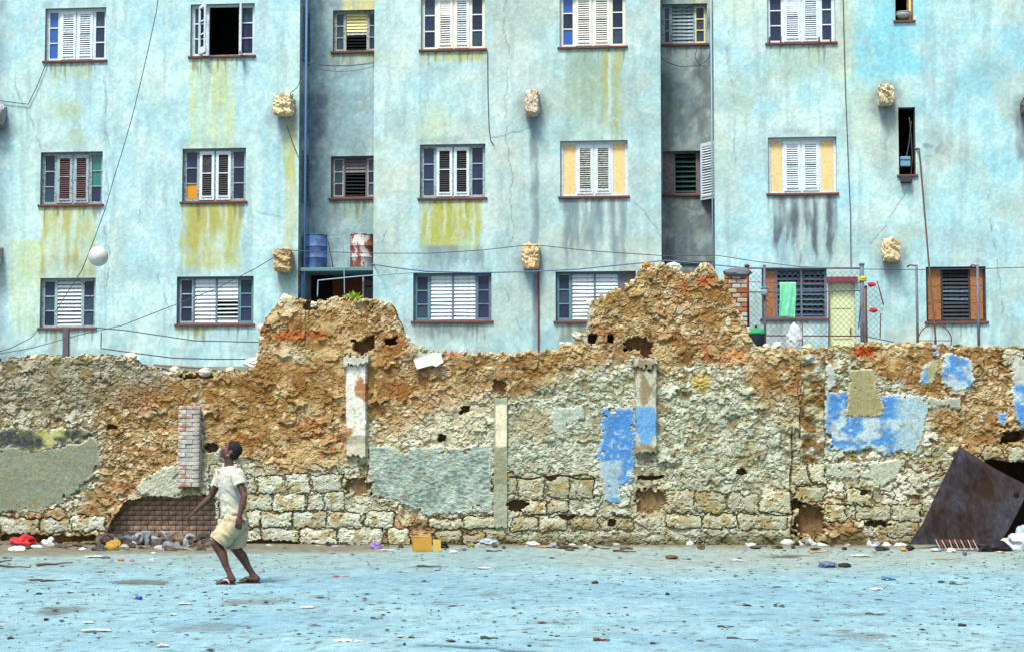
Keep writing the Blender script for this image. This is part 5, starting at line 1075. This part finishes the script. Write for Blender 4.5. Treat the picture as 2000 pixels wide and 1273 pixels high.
# =================================================================== RUBBISH AND GROUND THINGS
# rusty steel plate leaning on the wall
def plate():
    C_ = [(1775, 1062), (1800, 1022), (1872, 871), (1940, 912), (2012, 950), (1965, 1040), (1948, 1063)]
    mb = MB(); base = at(1860, 1063, YW-.75); fr = []
    def pos(a, b):
        k = (1063-b)/190; return at(a, b, YW-.72+.55*k)
    n = 16; bm = mb.bm
    pts2 = np.array(C_, float); vs = {}
    # fan from the centre with subdivided rings so the plate can buckle a little
    cen = pts2.mean(0); ringpts = []
    for i in range(len(C_)):
        a, b = pts2[i], pts2[(i+1) % len(C_)]
        for k in range(5): ringpts.append(a+(b-a)*k/5)
    m_ = len(ringpts); R5 = []
    for q in range(6):
        row = []
        for p in ringpts:
            z = cen+(p-cen)*(q+.0)/5 if q else cen+(p-cen)*.02
            w = pos(*z)-base; w.y += .03*math.sin(z[0]*.03+z[1]*.02)-.02*math.cos(z[1]*.05); row.append(bm.verts.new(w))
        R5.append(row)
    for A_, B_ in zip(R5, R5[1:]):
        for k in range(m_): bm.faces.new((A_[k], A_[(k+1) % m_], B_[(k+1) % m_], B_[k]))
    bm.faces.new(R5[0][::-1])
    r = bmesh.ops.solidify(bm, geom=bm.faces[:], thickness=.012)
    RU = mat('plate_rust', (88, 64, 52), k=.36, rough=.8, noise=.45, nscale=9, col2=(104, 104, 118), c2scale=2.2, c2lo=.40, c2hi=.62, speckle=.3, stretch=(1, 1, .45), metal=.15)
    o = mb.build('rusty_plate', RU, None, True); o.location = base; tag(o, 'large dark rusty steel plate leaning on the wall over a cavity', 'metal plate')
    hole = MB().lathe([(.001, -.008), (.035, -.008), (.045, -.002), (.001, -.002)], 16, Matrix.Rotation(math.pi/2, 4, 'X')).build('bolt_hole', mat('hole_black', (14, 12, 12), k=.5), o); hole.location = pos(1984, 966)-base+Vector((0, -.03, 0))
plate()
GROUP = {}
def blob(px, py, w, h, col, label, cat='litter', name='litter', seed=0, amp=.4, depth=None, group=None, rough=.6, sub=3, Y=None, k=.6):
    p = gnd(px, py) if Y is None else at(px, py, Y); sc = F/p.y
    key = 'lit_%d_%d_%d' % tuple(col)
    if w < 31 and name in ('rubbish_scrap', 'plastic_scrap', 'ground_stone', 'litter'): sub = 2; amp = amp*1.35
    me = rock_mesh(name, mat(key, col, k=k, rough=rough, noise=.15, nscale=20), sub, amp, seed or int(px), (w/2/sc, depth or max(w/3/sc, .03), h/2/sc*1.15), None, 0, 1.3)
    o = link(name, me); o.location = p+Vector((0, 0, h/2/sc*.8)); o.rotation_euler = (0, 0, random.uniform(-.3, .3)); return tag(o, label, cat, group)
def stick(x0, y0, x1, y1, r, col, label, name='stick', cat='stick', group=None):
    a = gnd(x0, y0); b = gnd(x1, y1); md = a.lerp(b, .5); L = (b-a).length
    mb = MB(); n = 5; 
    mb.tube([(a.lerp(b, t)-md)+Vector((0, .02*math.sin(t*7+x0), r+.006*math.sin(t*9))) for t in np.linspace(0, 1, n)], [r*(.7+.3*math.sin(2+3*t)) for t in np.linspace(0, 1, n)], 6)
    o = mb.build(name, mat('stick_%d_%d_%d' % tuple(col), col, k=.6, noise=.3, nscale=15)); o.location = md; return tag(o, label, cat, group)
def flat(px, py, w, h, col, label, name='paper_scrap', cat='paper', group=None, seed=0, thick=.004, k=.62):
    """crumpled sheet lying on the ground"""
    p = gnd(px, py); sc = F/p.y; W_ = w/sc; D_ = max(h/sc*6, W_*.35); n = 8; rs = np.random.default_rng(int(px*7+py)+seed); V = []; Q = []
    for j in range(n):
        for i in range(n):
            u = i/(n-1)-.5; v = j/(n-1)-.5; e = 1+.35*(rs.random()-.5)*(abs(u) > .45 or abs(v) > .45); V.append((u*W_*e, v*D_*e, .012+.6*h/sc*rs.random()*(1-1.6*abs(u))))
    for j in range(n-1):
        for i in range(n-1): Q.append((j*n+i, j*n+i+1, (j+1)*n+i+1, (j+1)*n+i))
    o = link(name, npmesh(name, V, Q, mat('sheet_%d_%d_%d' % tuple(col), col, k=k, rough=.7, noise=.1))); m_ = o.modifiers.new('solid', 'SOLIDIFY'); m_.thickness = thick
    o.location = p; o.rotation_euler = (0, 0, rs.random()*.6-.3); return tag(o, label, cat, group)
WHT = (226, 232, 230)
# --- left heap
blob(34, 1078, 32, 13, WHT, 'white plastic bag before the red cloth at the wall foot', 'bag', 'plastic_bag', rough=.4)
blob(46, 1069, 48, 24, (196, 44, 50), 'red cloth heaped behind a white bag', 'cloth', 'red_cloth', amp=.6)
blob(72, 1073, 26, 11, (206, 216, 222), 'pale grey bag beside the red cloth', 'bag', 'plastic_bag', rough=.4)
t = blob(93, 1068, 22, 14, (222, 232, 234), 'knotted white bag with two raised ears', 'bag', 'plastic_bag', rough=.4)
for sg in (-1, 1): me = rock_mesh('bag_ear', mat('lit_222_232_234'), 2, .3, 4, (.045, .02, .05)); c = link('bag_ear', me, t); c.location = (.05*sg, 0, .05+.02*sg); c.rotation_euler = (0, .9*sg, .3)
blob(61, 1076, 6, 5, (150, 206, 60), 'tiny lime green lump by the pale grey bag', 'litter'); blob(160, 1076, 15, 8, WHT, 'small white bag alone at the wall foot', 'bag', 'plastic_bag', rough=.4)
blob(224, 1078, 36, 26, (176, 140, 40), 'mustard yellow sack in the left rubbish heap', 'sack', 'yellow_sack', amp=.35); blob(208, 1071, 26, 24, (50, 42, 38), 'black sack behind the mustard yellow one', 'sack', 'dark_sack')
blob(120, 1072, 26, 10, (70, 80, 78), 'dark grey bundle at the foot of the smooth plaster', 'litter'); blob(8, 1066, 36, 12, (110, 104, 90), 'greyish plank-like rubble at the left end of the wall foot', 'rubble')
def scrap_label(c, p, w):
    wh = next(t for lim, t in [(190, 'below the smooth grey plaster'), (245, 'beside the mustard yellow sack'), (300, 'under the sloping edge of the brick niche'), (360, 'around the propped plastic sheets'), (440, 'below the hanging brick pilaster'), (560, 'below the pale blocks behind the boy'), (700, 'below the pale squared blocks'), (790, 'beside the lilac bag'), (880, 'beside the cardboard box'), (1000, 'below the grey-green render panel'), (1110, 'by the flattened brown cardboard'), (1200, 'by the black rubber sheets'), (1300, 'below the blue paint panel'), (1430, 'by the lime green strip'), (1545, 'by the smooth round white bag'), (1640, 'under the eroded pilaster strip'), (1720, 'below the large blue paint area'), (9999, 'at the corner of the rusty plate')] if p < lim)
    return ('large ' if w > 22 else 'mid-sized ' if w > 14 else 'small ')+c+' scrap '+wh
HP = [(70, 66, 62), (96, 82, 64), (130, 140, 150), (58, 54, 56), (112, 92, 66), (150, 156, 160), (84, 70, 52), (98, 110, 124), (176, 180, 176)]
HN = {0: 'dark grey', 1: 'brown', 2: 'blue-grey', 3: 'blackish', 4: 'tan', 5: 'pale grey', 6: 'earth-brown', 7: 'slate', 8: 'whitish'}
for i in range(70):
    k = random.choice((0, 0, 1, 1, 2, 3, 3, 3, 4, 5, 6, 6, 7, 8)); p = random.uniform(185, 430); q = random.uniform(1064, 1079)
    w_ = random.uniform(10, 30); lb = scrap_label(HN[k], p, w_)
    blob(p, q, w_, random.uniform(8, 24)*(1 if q < 1072 else .7), HP[k], lb, 'scrap', 'rubbish_scrap', 100+i, .55, group='rubbish scraps along the wall foot')
for i in range(34):
    k = random.choice((0, 1, 3, 3, 4, 5, 6, 7)); p = random.uniform(195, 420)
    w_ = random.uniform(12, 30); lb = scrap_label(HN[k], p, w_).replace(' scrap', ' scrap piled up')
    o = blob(p, random.uniform(1064, 1068), w_, random.uniform(10, 20), HP[k], lb, 'scrap', 'rubbish_scrap', 800+i, .6, group='rubbish scraps along the wall foot'); o.location.z += random.uniform(.03, .10); o.rotation_euler = (random.uniform(-.6, .6), random.uniform(-.8, .8), 0)
def sheet_up(px, py, w, h, col, label, ang=.3, name='plastic_sheet', cat='sheet'):
    p = gnd(px, py); sc = F/p.y; mb = MB(); W_, H_ = w/sc, h/sc
    vs = [mb.bm.verts.new(v) for v in ((-W_/2, 0, 0), (W_/2, .03, 0), (W_*.2, .12, H_), (-W_*.1, .15, H_*.9))]; mb.bm.faces.new(vs); bmesh.ops.solidify(mb.bm, geom=mb.bm.faces[:], thickness=.008)
    o = mb.build(name, mat('up_%d_%d_%d' % tuple(col), col, k=.6, rough=.4)); o.location = p; return tag(o, label, cat)
sheet_up(305, 1070, 32, 20, (150, 170, 186), 'blue-grey plastic sheet propped in the heap under the niche'); sheet_up(340, 1071, 28, 14, (160, 172, 184), 'small grey plastic sheet beside the propped sheet'); sheet_up(357, 1066, 22, 8, (190, 186, 170), 'pale board corner sticking from the niche heap', name='board_scrap', cat='board')
# --- along the wall
t = thing('cardboard_box', 'open yellow cardboard box at the wall foot', 'box', gnd(832, 1075)); CB = mat('cardboard', (206, 160, 66), k=.62, noise=.12, nscale=10); CB2 = mat('cardboard_inner', (232, 196, 100), k=.62, noise=.1)
MB().box(-.19, .07, -.12, -.11, 0, .20).box(-.19, -.18, -.11, .1, 0, .20).box(-.19, .07, .1, .11, 0, .20).box(-.18, .07, -.11, .1, 0, .01).build('carton', CB, t)
MB().box(.075, .19, -.13, -.12, .0, .17, Matrix.Rotation(.12, 4, 'Z')).build('flap', CB2, t); MB().box(-.17, .06, -.17, -.16, .05, .06).box(-.19, .07, -.118, .108, .203, .208, Matrix.Rotation(.02, 4, 'Y')).build('lid', CB, t); t.rotation_euler = (0, 0, .15)
blob(735, 1073, 24, 15, (150, 120, 196), 'lilac plastic bag left of the cardboard box', 'bag', 'plastic_bag'); flat(752, 1075, 36, 4, WHT, 'long white paper strip beside the lilac bag'); blob(864, 1070, 24, 13, (28, 28, 32), 'black bag right of the cardboard box', 'bag', 'black_bag', rough=.35)
blob(952, 1067, 36, 16, (170, 190, 200), 'clump of clear grey plastic at the wall foot', 'plastic', 'plastic_clump', amp=.6, rough=.3); blob(920, 1070, 14, 9, (150, 156, 60), 'olive yellow scrap between black bag and grey plastic', 'scrap'); blob(885, 1081, 16, 8, WHT, 'small white paper ball in front of the black bag', 'paper', 'paper_ball'); blob(1040, 1068, 26, 12, WHT, 'white bag beside the flattened cardboard', 'bag', 'plastic_bag', rough=.4)
flat(1066, 1070, 50, 6, (176, 140, 84), 'flattened brown cardboard beside a white bag', 'cardboard_sheet', 'cardboard'); flat(1110, 1071, 40, 7, (40, 38, 38), 'black rubber sheet along the wall foot', 'rubber_sheet', 'sheet'); flat(1155, 1070, 24, 7, (30, 30, 34), 'small black curled sheet with a white scrap', 'rubber_sheet', 'sheet'); blob(1118, 1066, 16, 6, WHT, 'white scrap on the black rubber sheet', 'paper', 'paper_ball'); blob(1143, 1068, 9, 6, WHT, 'tiny white scrap by the curled black sheet', 'paper', 'paper_ball')
blob(1348, 1066, 16, 10, WHT, 'white bag with a raised knot below the rubble face', 'bag', 'plastic_bag', rough=.4); flat(1410, 1066, 46, 4, (176, 210, 90), 'lime green plastic strip along the wall foot', 'plastic_strip', 'plastic'); blob(1467, 1068, 22, 9, WHT, 'white flattened bag right of the green strip', 'bag', 'plastic_bag', rough=.4)
blob(1537, 1066, 27, 15, (232, 236, 232), 'smooth round white bag by the dark vertical scar', 'bag', 'white_sack', amp=.15, rough=.5); blob(1556, 1067, 11, 10, (24, 24, 28), 'black lump beside the smooth round white bag', 'bag', 'black_bag')
WC = [(196, 212, 220), (226, 232, 232), (150, 170, 186), (110, 116, 124)]; WN = ['pale blue', 'white', 'blue-grey', 'grey']
for i in range(34):
    k = random.choice((0, 0, 1, 1, 2, 3)); p = random.choice((random.uniform(1562, 1625), random.uniform(1640, 1770), random.uniform(1700, 1765))); q = random.uniform(1060, 1069)
    w_ = random.uniform(8, 22); lb = scrap_label(WN[k]+' plastic', p, w_)
    blob(p, q, w_, random.uniform(6, 15), WC[k], lb, 'plastic', 'plastic_scrap', 300+i, .55, group='plastic scraps along the wall foot', rough=.35)
sheet_up(1727, 1064, 16, 28, (222, 230, 230), 'upright white plastic canister piece left of the rusty plate', name='plastic_piece', cat='plastic'); blob(1765, 1075, 14, 6, (222, 150, 60), 'small orange scrap at the corner of the rusty plate', 'scrap'); blob(1776, 1074, 20, 9, (40, 34, 32), 'dark scrap tucked under the rusty plate corner', 'scrap')
blob(1858, 1078, 18, 9, WHT, 'white bag in front of the rusty plate', 'bag', 'plastic_bag', rough=.4); blob(1828, 1076, 22, 7, (206, 216, 216), 'pale crumpled bag left of the striped grille', 'bag', 'plastic_bag', rough=.4)
t = thing('wire_grille', 'rusty striped metal grille lying before the plate', 'grille', gnd(1876, 1077))
for i in range(13):
    MB().tube([(-.28+i*.045, 0, .02), (-.34+i*.045+.02*random.random(), .08, .17)], .007, 5).build('bar', PRU if i % 2 else mat('bar_pale', (190, 184, 176), k=.6), t)
MB().tube([(-.30, -.005, .03), (.30, -.005, .02)], .008, 5).build('crossbar', PRU, t); MB().tube([(-.33, .075, .15), (.25, .075, .15)], .008, 5).build('crossbar', PRU, t)
blob(1942, 1076, 68, 22, (24, 24, 28), 'long black bin bag at the right foot of the plate', 'bag', 'black_bag', amp=.35, rough=.3); blob(1990, 1075, 50, 34, (222, 232, 236), 'large white rubbish bag at the right end', 'bag', 'white_sack', rough=.4); blob(1965, 1072, 34, 20, (196, 196, 160), 'yellowish crumpled sheet behind the black bin bag', 'sheet', 'crumpled_sheet'); blob(2000, 1071, 34, 44, (170, 190, 200), 'pale blue bag behind the large white one', 'bag', 'plastic_bag', rough=.35)
for i in range(70):
    k = random.choice((0, 0, 1, 3, 3, 4, 5, 6, 6, 8, 8)); p = random.choice((random.uniform(700, 1000), random.uniform(1000, 1330), random.uniform(-10, 190), random.uniform(-10, 190), random.uniform(480, 700), random.uniform(1300, 1760)))
    w_ = random.uniform(7, 24); lb = scrap_label(HN[k], p, w_)
    blob(p, random.uniform(1066, 1075), w_, random.uniform(4, 10), HP[k], lb, 'scrap', 'rubbish_scrap', 400+i, .5, group='rubbish scraps along the wall foot')
# --- on the open ground
stick(72, 1106, 142, 1101, .022, (120, 92, 70), 'long brown stick on the ground left of the boy'); stick(-20, 1100, 22, 1097, .022, (120, 96, 76), 'brown stick end at the left edge of the ground'); stick(-20, 1106, 60, 1110, .018, (70, 62, 54), 'dark crooked stick near the left edge'); stick(80, 1136, 140, 1134, .013, (90, 86, 76), 'thin twig beside a dark leaf clump')
blob(70, 1134, 26, 5, (66, 66, 62), 'flat dark leaf clump beside the thin twig', 'leaves', 'leaf_clump'); flat(190, 1088, 44, 5, (206, 216, 214), 'pale crumpled sheet on the earth kerb'); blob(207, 1090, 20, 6, (96, 92, 82), 'grey stone touching the pale crumpled sheet', 'stone', 'ground_stone'); blob(236, 1095, 13, 7, (176, 120, 60), 'orange-brown lump on the kerb edge', 'stone', 'ground_stone'); blob(258, 1096, 9, 4, (170, 110, 90), 'small pinkish pebble by the orange-brown lump', 'stone', 'ground_stone'); blob(299, 1082, 9, 5, WHT, 'tiny white paper ball on the kerb', 'paper', 'paper_ball'); blob(298, 1094, 10, 5, WHT, 'tiny white paper ball just off the kerb', 'paper', 'paper_ball')
t = thing('bottle_cap', 'small bright blue plastic cap on the ground', 'cap', gnd(271, 1169)); MB().lathe([(.035, 0), (.036, .02), (.03, .026), (.001, .026)], 14).build('shell', mat('cap_blue', (40, 80, 190), k=.6, rough=.4), t, True); MB().tube([(.036*math.cos(a), .036*math.sin(a), .004) for a in np.linspace(0, 6.28, 15)], .003, 5).build('ring', mat('cap_blue'), t)
for (p, q, w_, h_, c_, lb) in [(360, 1180, 24, 3, WHT, 'white paper sliver right of the blue cap'), (338, 1201, 14, 3, WHT, 'small white paper below the sliver'), (190, 1232, 54, 4, (216, 220, 206), 'long cream paper strip on the open ground'), (173, 1216, 18, 3, WHT, 'short white paper above the cream strip'), (600, 1187, 24, 4, WHT, 'white paper right of the boy'), (671, 1253, 34, 6, (236, 238, 234), 'bright white paper near the lower ground edge'), (700, 1254, 14, 4, WHT, 'white scrap next to the bright white paper'), (318, 1262, 22, 4, (220, 220, 206), 'off-white paper at the lower ground edge'), (1713, 1152, 22, 5, WHT, 'white paper scrap on the right open ground'), (945, 1110, 22, 4, WHT, 'white smear of paper in mid ground'), (1440, 1095, 18, 4, (206, 220, 216), 'pale paper on the gravel'), (1680, 1086, 34, 5, (206, 216, 212), 'pale plastic on the gravel'), (1955, 1079, 18, 4, (220, 206, 170), 'cream paper before the black bin bag')]:
    flat(p, q, w_, h_, c_, lb)
stick(650, 1127, 682, 1127, .014, (190, 110, 96), 'pinkish red twisted scrap right of the boy', 'red_scrap', 'scrap'); blob(545, 1192, 11, 4, (150, 116, 60), 'small brown leaf below the twisted red scrap', 'leaf', 'dry_leaf')
stick(1583, 1081, 1626, 1077, .016, (206, 170, 110), 'pale wooden slat on the gravel'); stick(1825, 1093, 1880, 1092, .013, (196, 164, 110), 'thin straw-coloured stick on the right gravel'); stick(1420, 1247, 1482, 1252, .010, (90, 90, 76), 'thin olive twig low on the right ground'); stick(1402, 1225, 1434, 1226, .010, (70, 70, 66), 'short dark twig above the olive one'); stick(1855, 1141, 1890, 1142, .010, (84, 80, 76), 'dark twig on the far right ground'); stick(1690, 1200, 1728, 1201, .011, (90, 88, 84), 'grey twig in the right middle ground'); stick(725, 1208, 748, 1209, .010, (84, 84, 80), 'short grey twig in the middle ground'); stick(940, 1248, 972, 1250, .016, (84, 84, 72), 'dark stick near the ground crack'); stick(1160, 1252, 1190, 1254, .018, (110, 74, 64), 'reddish stick right of the ground crack'); stick(815, 1107, 862, 1107, .016, (96, 92, 78), 'grey stick in front of the cardboard box')
stick(1198, 1077, 1242, 1079, .02, (76, 66, 56), 'dark stick on the gravel by the wall'); stick(950, 1078, 980, 1077, .018, (80, 66, 50), 'brown stick before the grey plastic clump')
blob(1616, 1107, 34, 12, (96, 116, 150), 'bluish crumpled bag on the gravel', 'bag', 'plastic_bag', rough=.35); blob(1650, 1107, 26, 9, (44, 44, 50), 'dark bag touching the bluish one', 'bag', 'black_bag'); blob(1735, 1131, 28, 9, (110, 156, 190), 'light blue crumpled bag on the open ground', 'bag', 'plastic_bag', rough=.35); blob(1884, 1084, 9, 9, (96, 110, 126), 'slate-coloured lump on the right gravel', 'stone', 'ground_stone'); blob(1838, 1137, 14, 4, (50, 60, 74), 'dark bluish stone right of the light blue bag', 'stone', 'ground_stone')
for (p, q, w_, h_, lb) in [(1458, 1184, 20, 5, 'flat black lump right of centre ground'), (1304, 1162, 10, 6, 'small black lump in middle ground'), (1716, 1173, 16, 4, 'flat dark lump below the white scrap'), (1880, 1222, 18, 6, 'blackish lump low on the right ground'), (1162, 1139, 16, 6, 'tuft-like dark lump on middle ground'), (1310, 1092, 24, 9, 'brown clod on the gravel'), (1078, 1091, 12, 4, 'dark pebble on the gravel edge'), (90, 1210, 12, 4, 'dark pebble on the left open ground'), (1003, 1189, 7, 5, 'small dark pebble above the ground crack'), (790, 1260, 6, 6, 'dark round pebble beside the ground crack'), (1275, 1257, 12, 5, 'dark clod on the lower ground'), (76, 1160, 14, 4, 'grey clod on the left ground'), (1345, 1093, 9, 4, 'tiny brown clod on the gravel')]:
    blob(p, q, w_, h_, (52, 50, 48) if 'brown' not in lb else (104, 78, 56), lb, 'stone', 'ground_stone', amp=.35)
# loose grit that nobody could count
def grit():
    n = 5200; px = RNG.uniform(-30, 2030, n); py = 1072+RNG.beta(.8, 1.5, n)*200
    far = py < 1125; X, Yd = [], []
    rx, ry, rz = ray(px, py); t = -CH/rz; X = rx*t; Yy = ry*t; r = RNG.gamma(1.2, .0042, n)+.002; r = np.minimum(r, .026)
    oct_ = np.array([(1, 0, 0), (-1, 0, 0), (0, 1, 0), (0, -1, 0), (0, 0, .55), (0, 0, -.55)]); T = np.array([(0, 2, 4), (2, 1, 4), (1, 3, 4), (3, 0, 4), (2, 0, 5), (1, 2, 5), (3, 1, 5), (0, 3, 5)])
    st = 1+1.6*RNG.random((n, 3)); st[:, 1] = 1+.6*RNG.random(n); st[:, 2] = .7
    jit = 1+.5*(RNG.random((n, 6, 3))-.5); an = RNG.uniform(0, 6.28, n)
    V = oct_[None]*st[:, None, :]*jit*r[:, None, None]; c, s_ = np.cos(an)[:, None], np.sin(an)[:, None]
    V = np.stack([V[..., 0]*c-V[..., 1]*s_, V[..., 0]*s_+V[..., 1]*c, V[..., 2]], -1); V = V+np.stack([X, Yy, r*.25+.002], 1)[:, None, :]
    pal = np.array([(84, 84, 78), (110, 100, 80), (206, 214, 206), (66, 66, 66), (150, 140, 110), (126, 150, 160)]); k = RNG.choice(6, n, p=[.3, .2, .12, .16, .12, .1]); C_ = np.repeat(lin(pal[k], .5), 6, 0)
    Tt = (T[None]+(np.arange(n)*6)[:, None, None]).reshape(-1, 3)
    tag(link('ground_grit', npmesh('ground_grit', V.reshape(-1, 3), Tt, mat('grit', attr=True, rough=.95, noise=.1), C_)), 'loose gravel chips and grit strewn over the pale ground', 'gravel', kind='stuff')
grit()
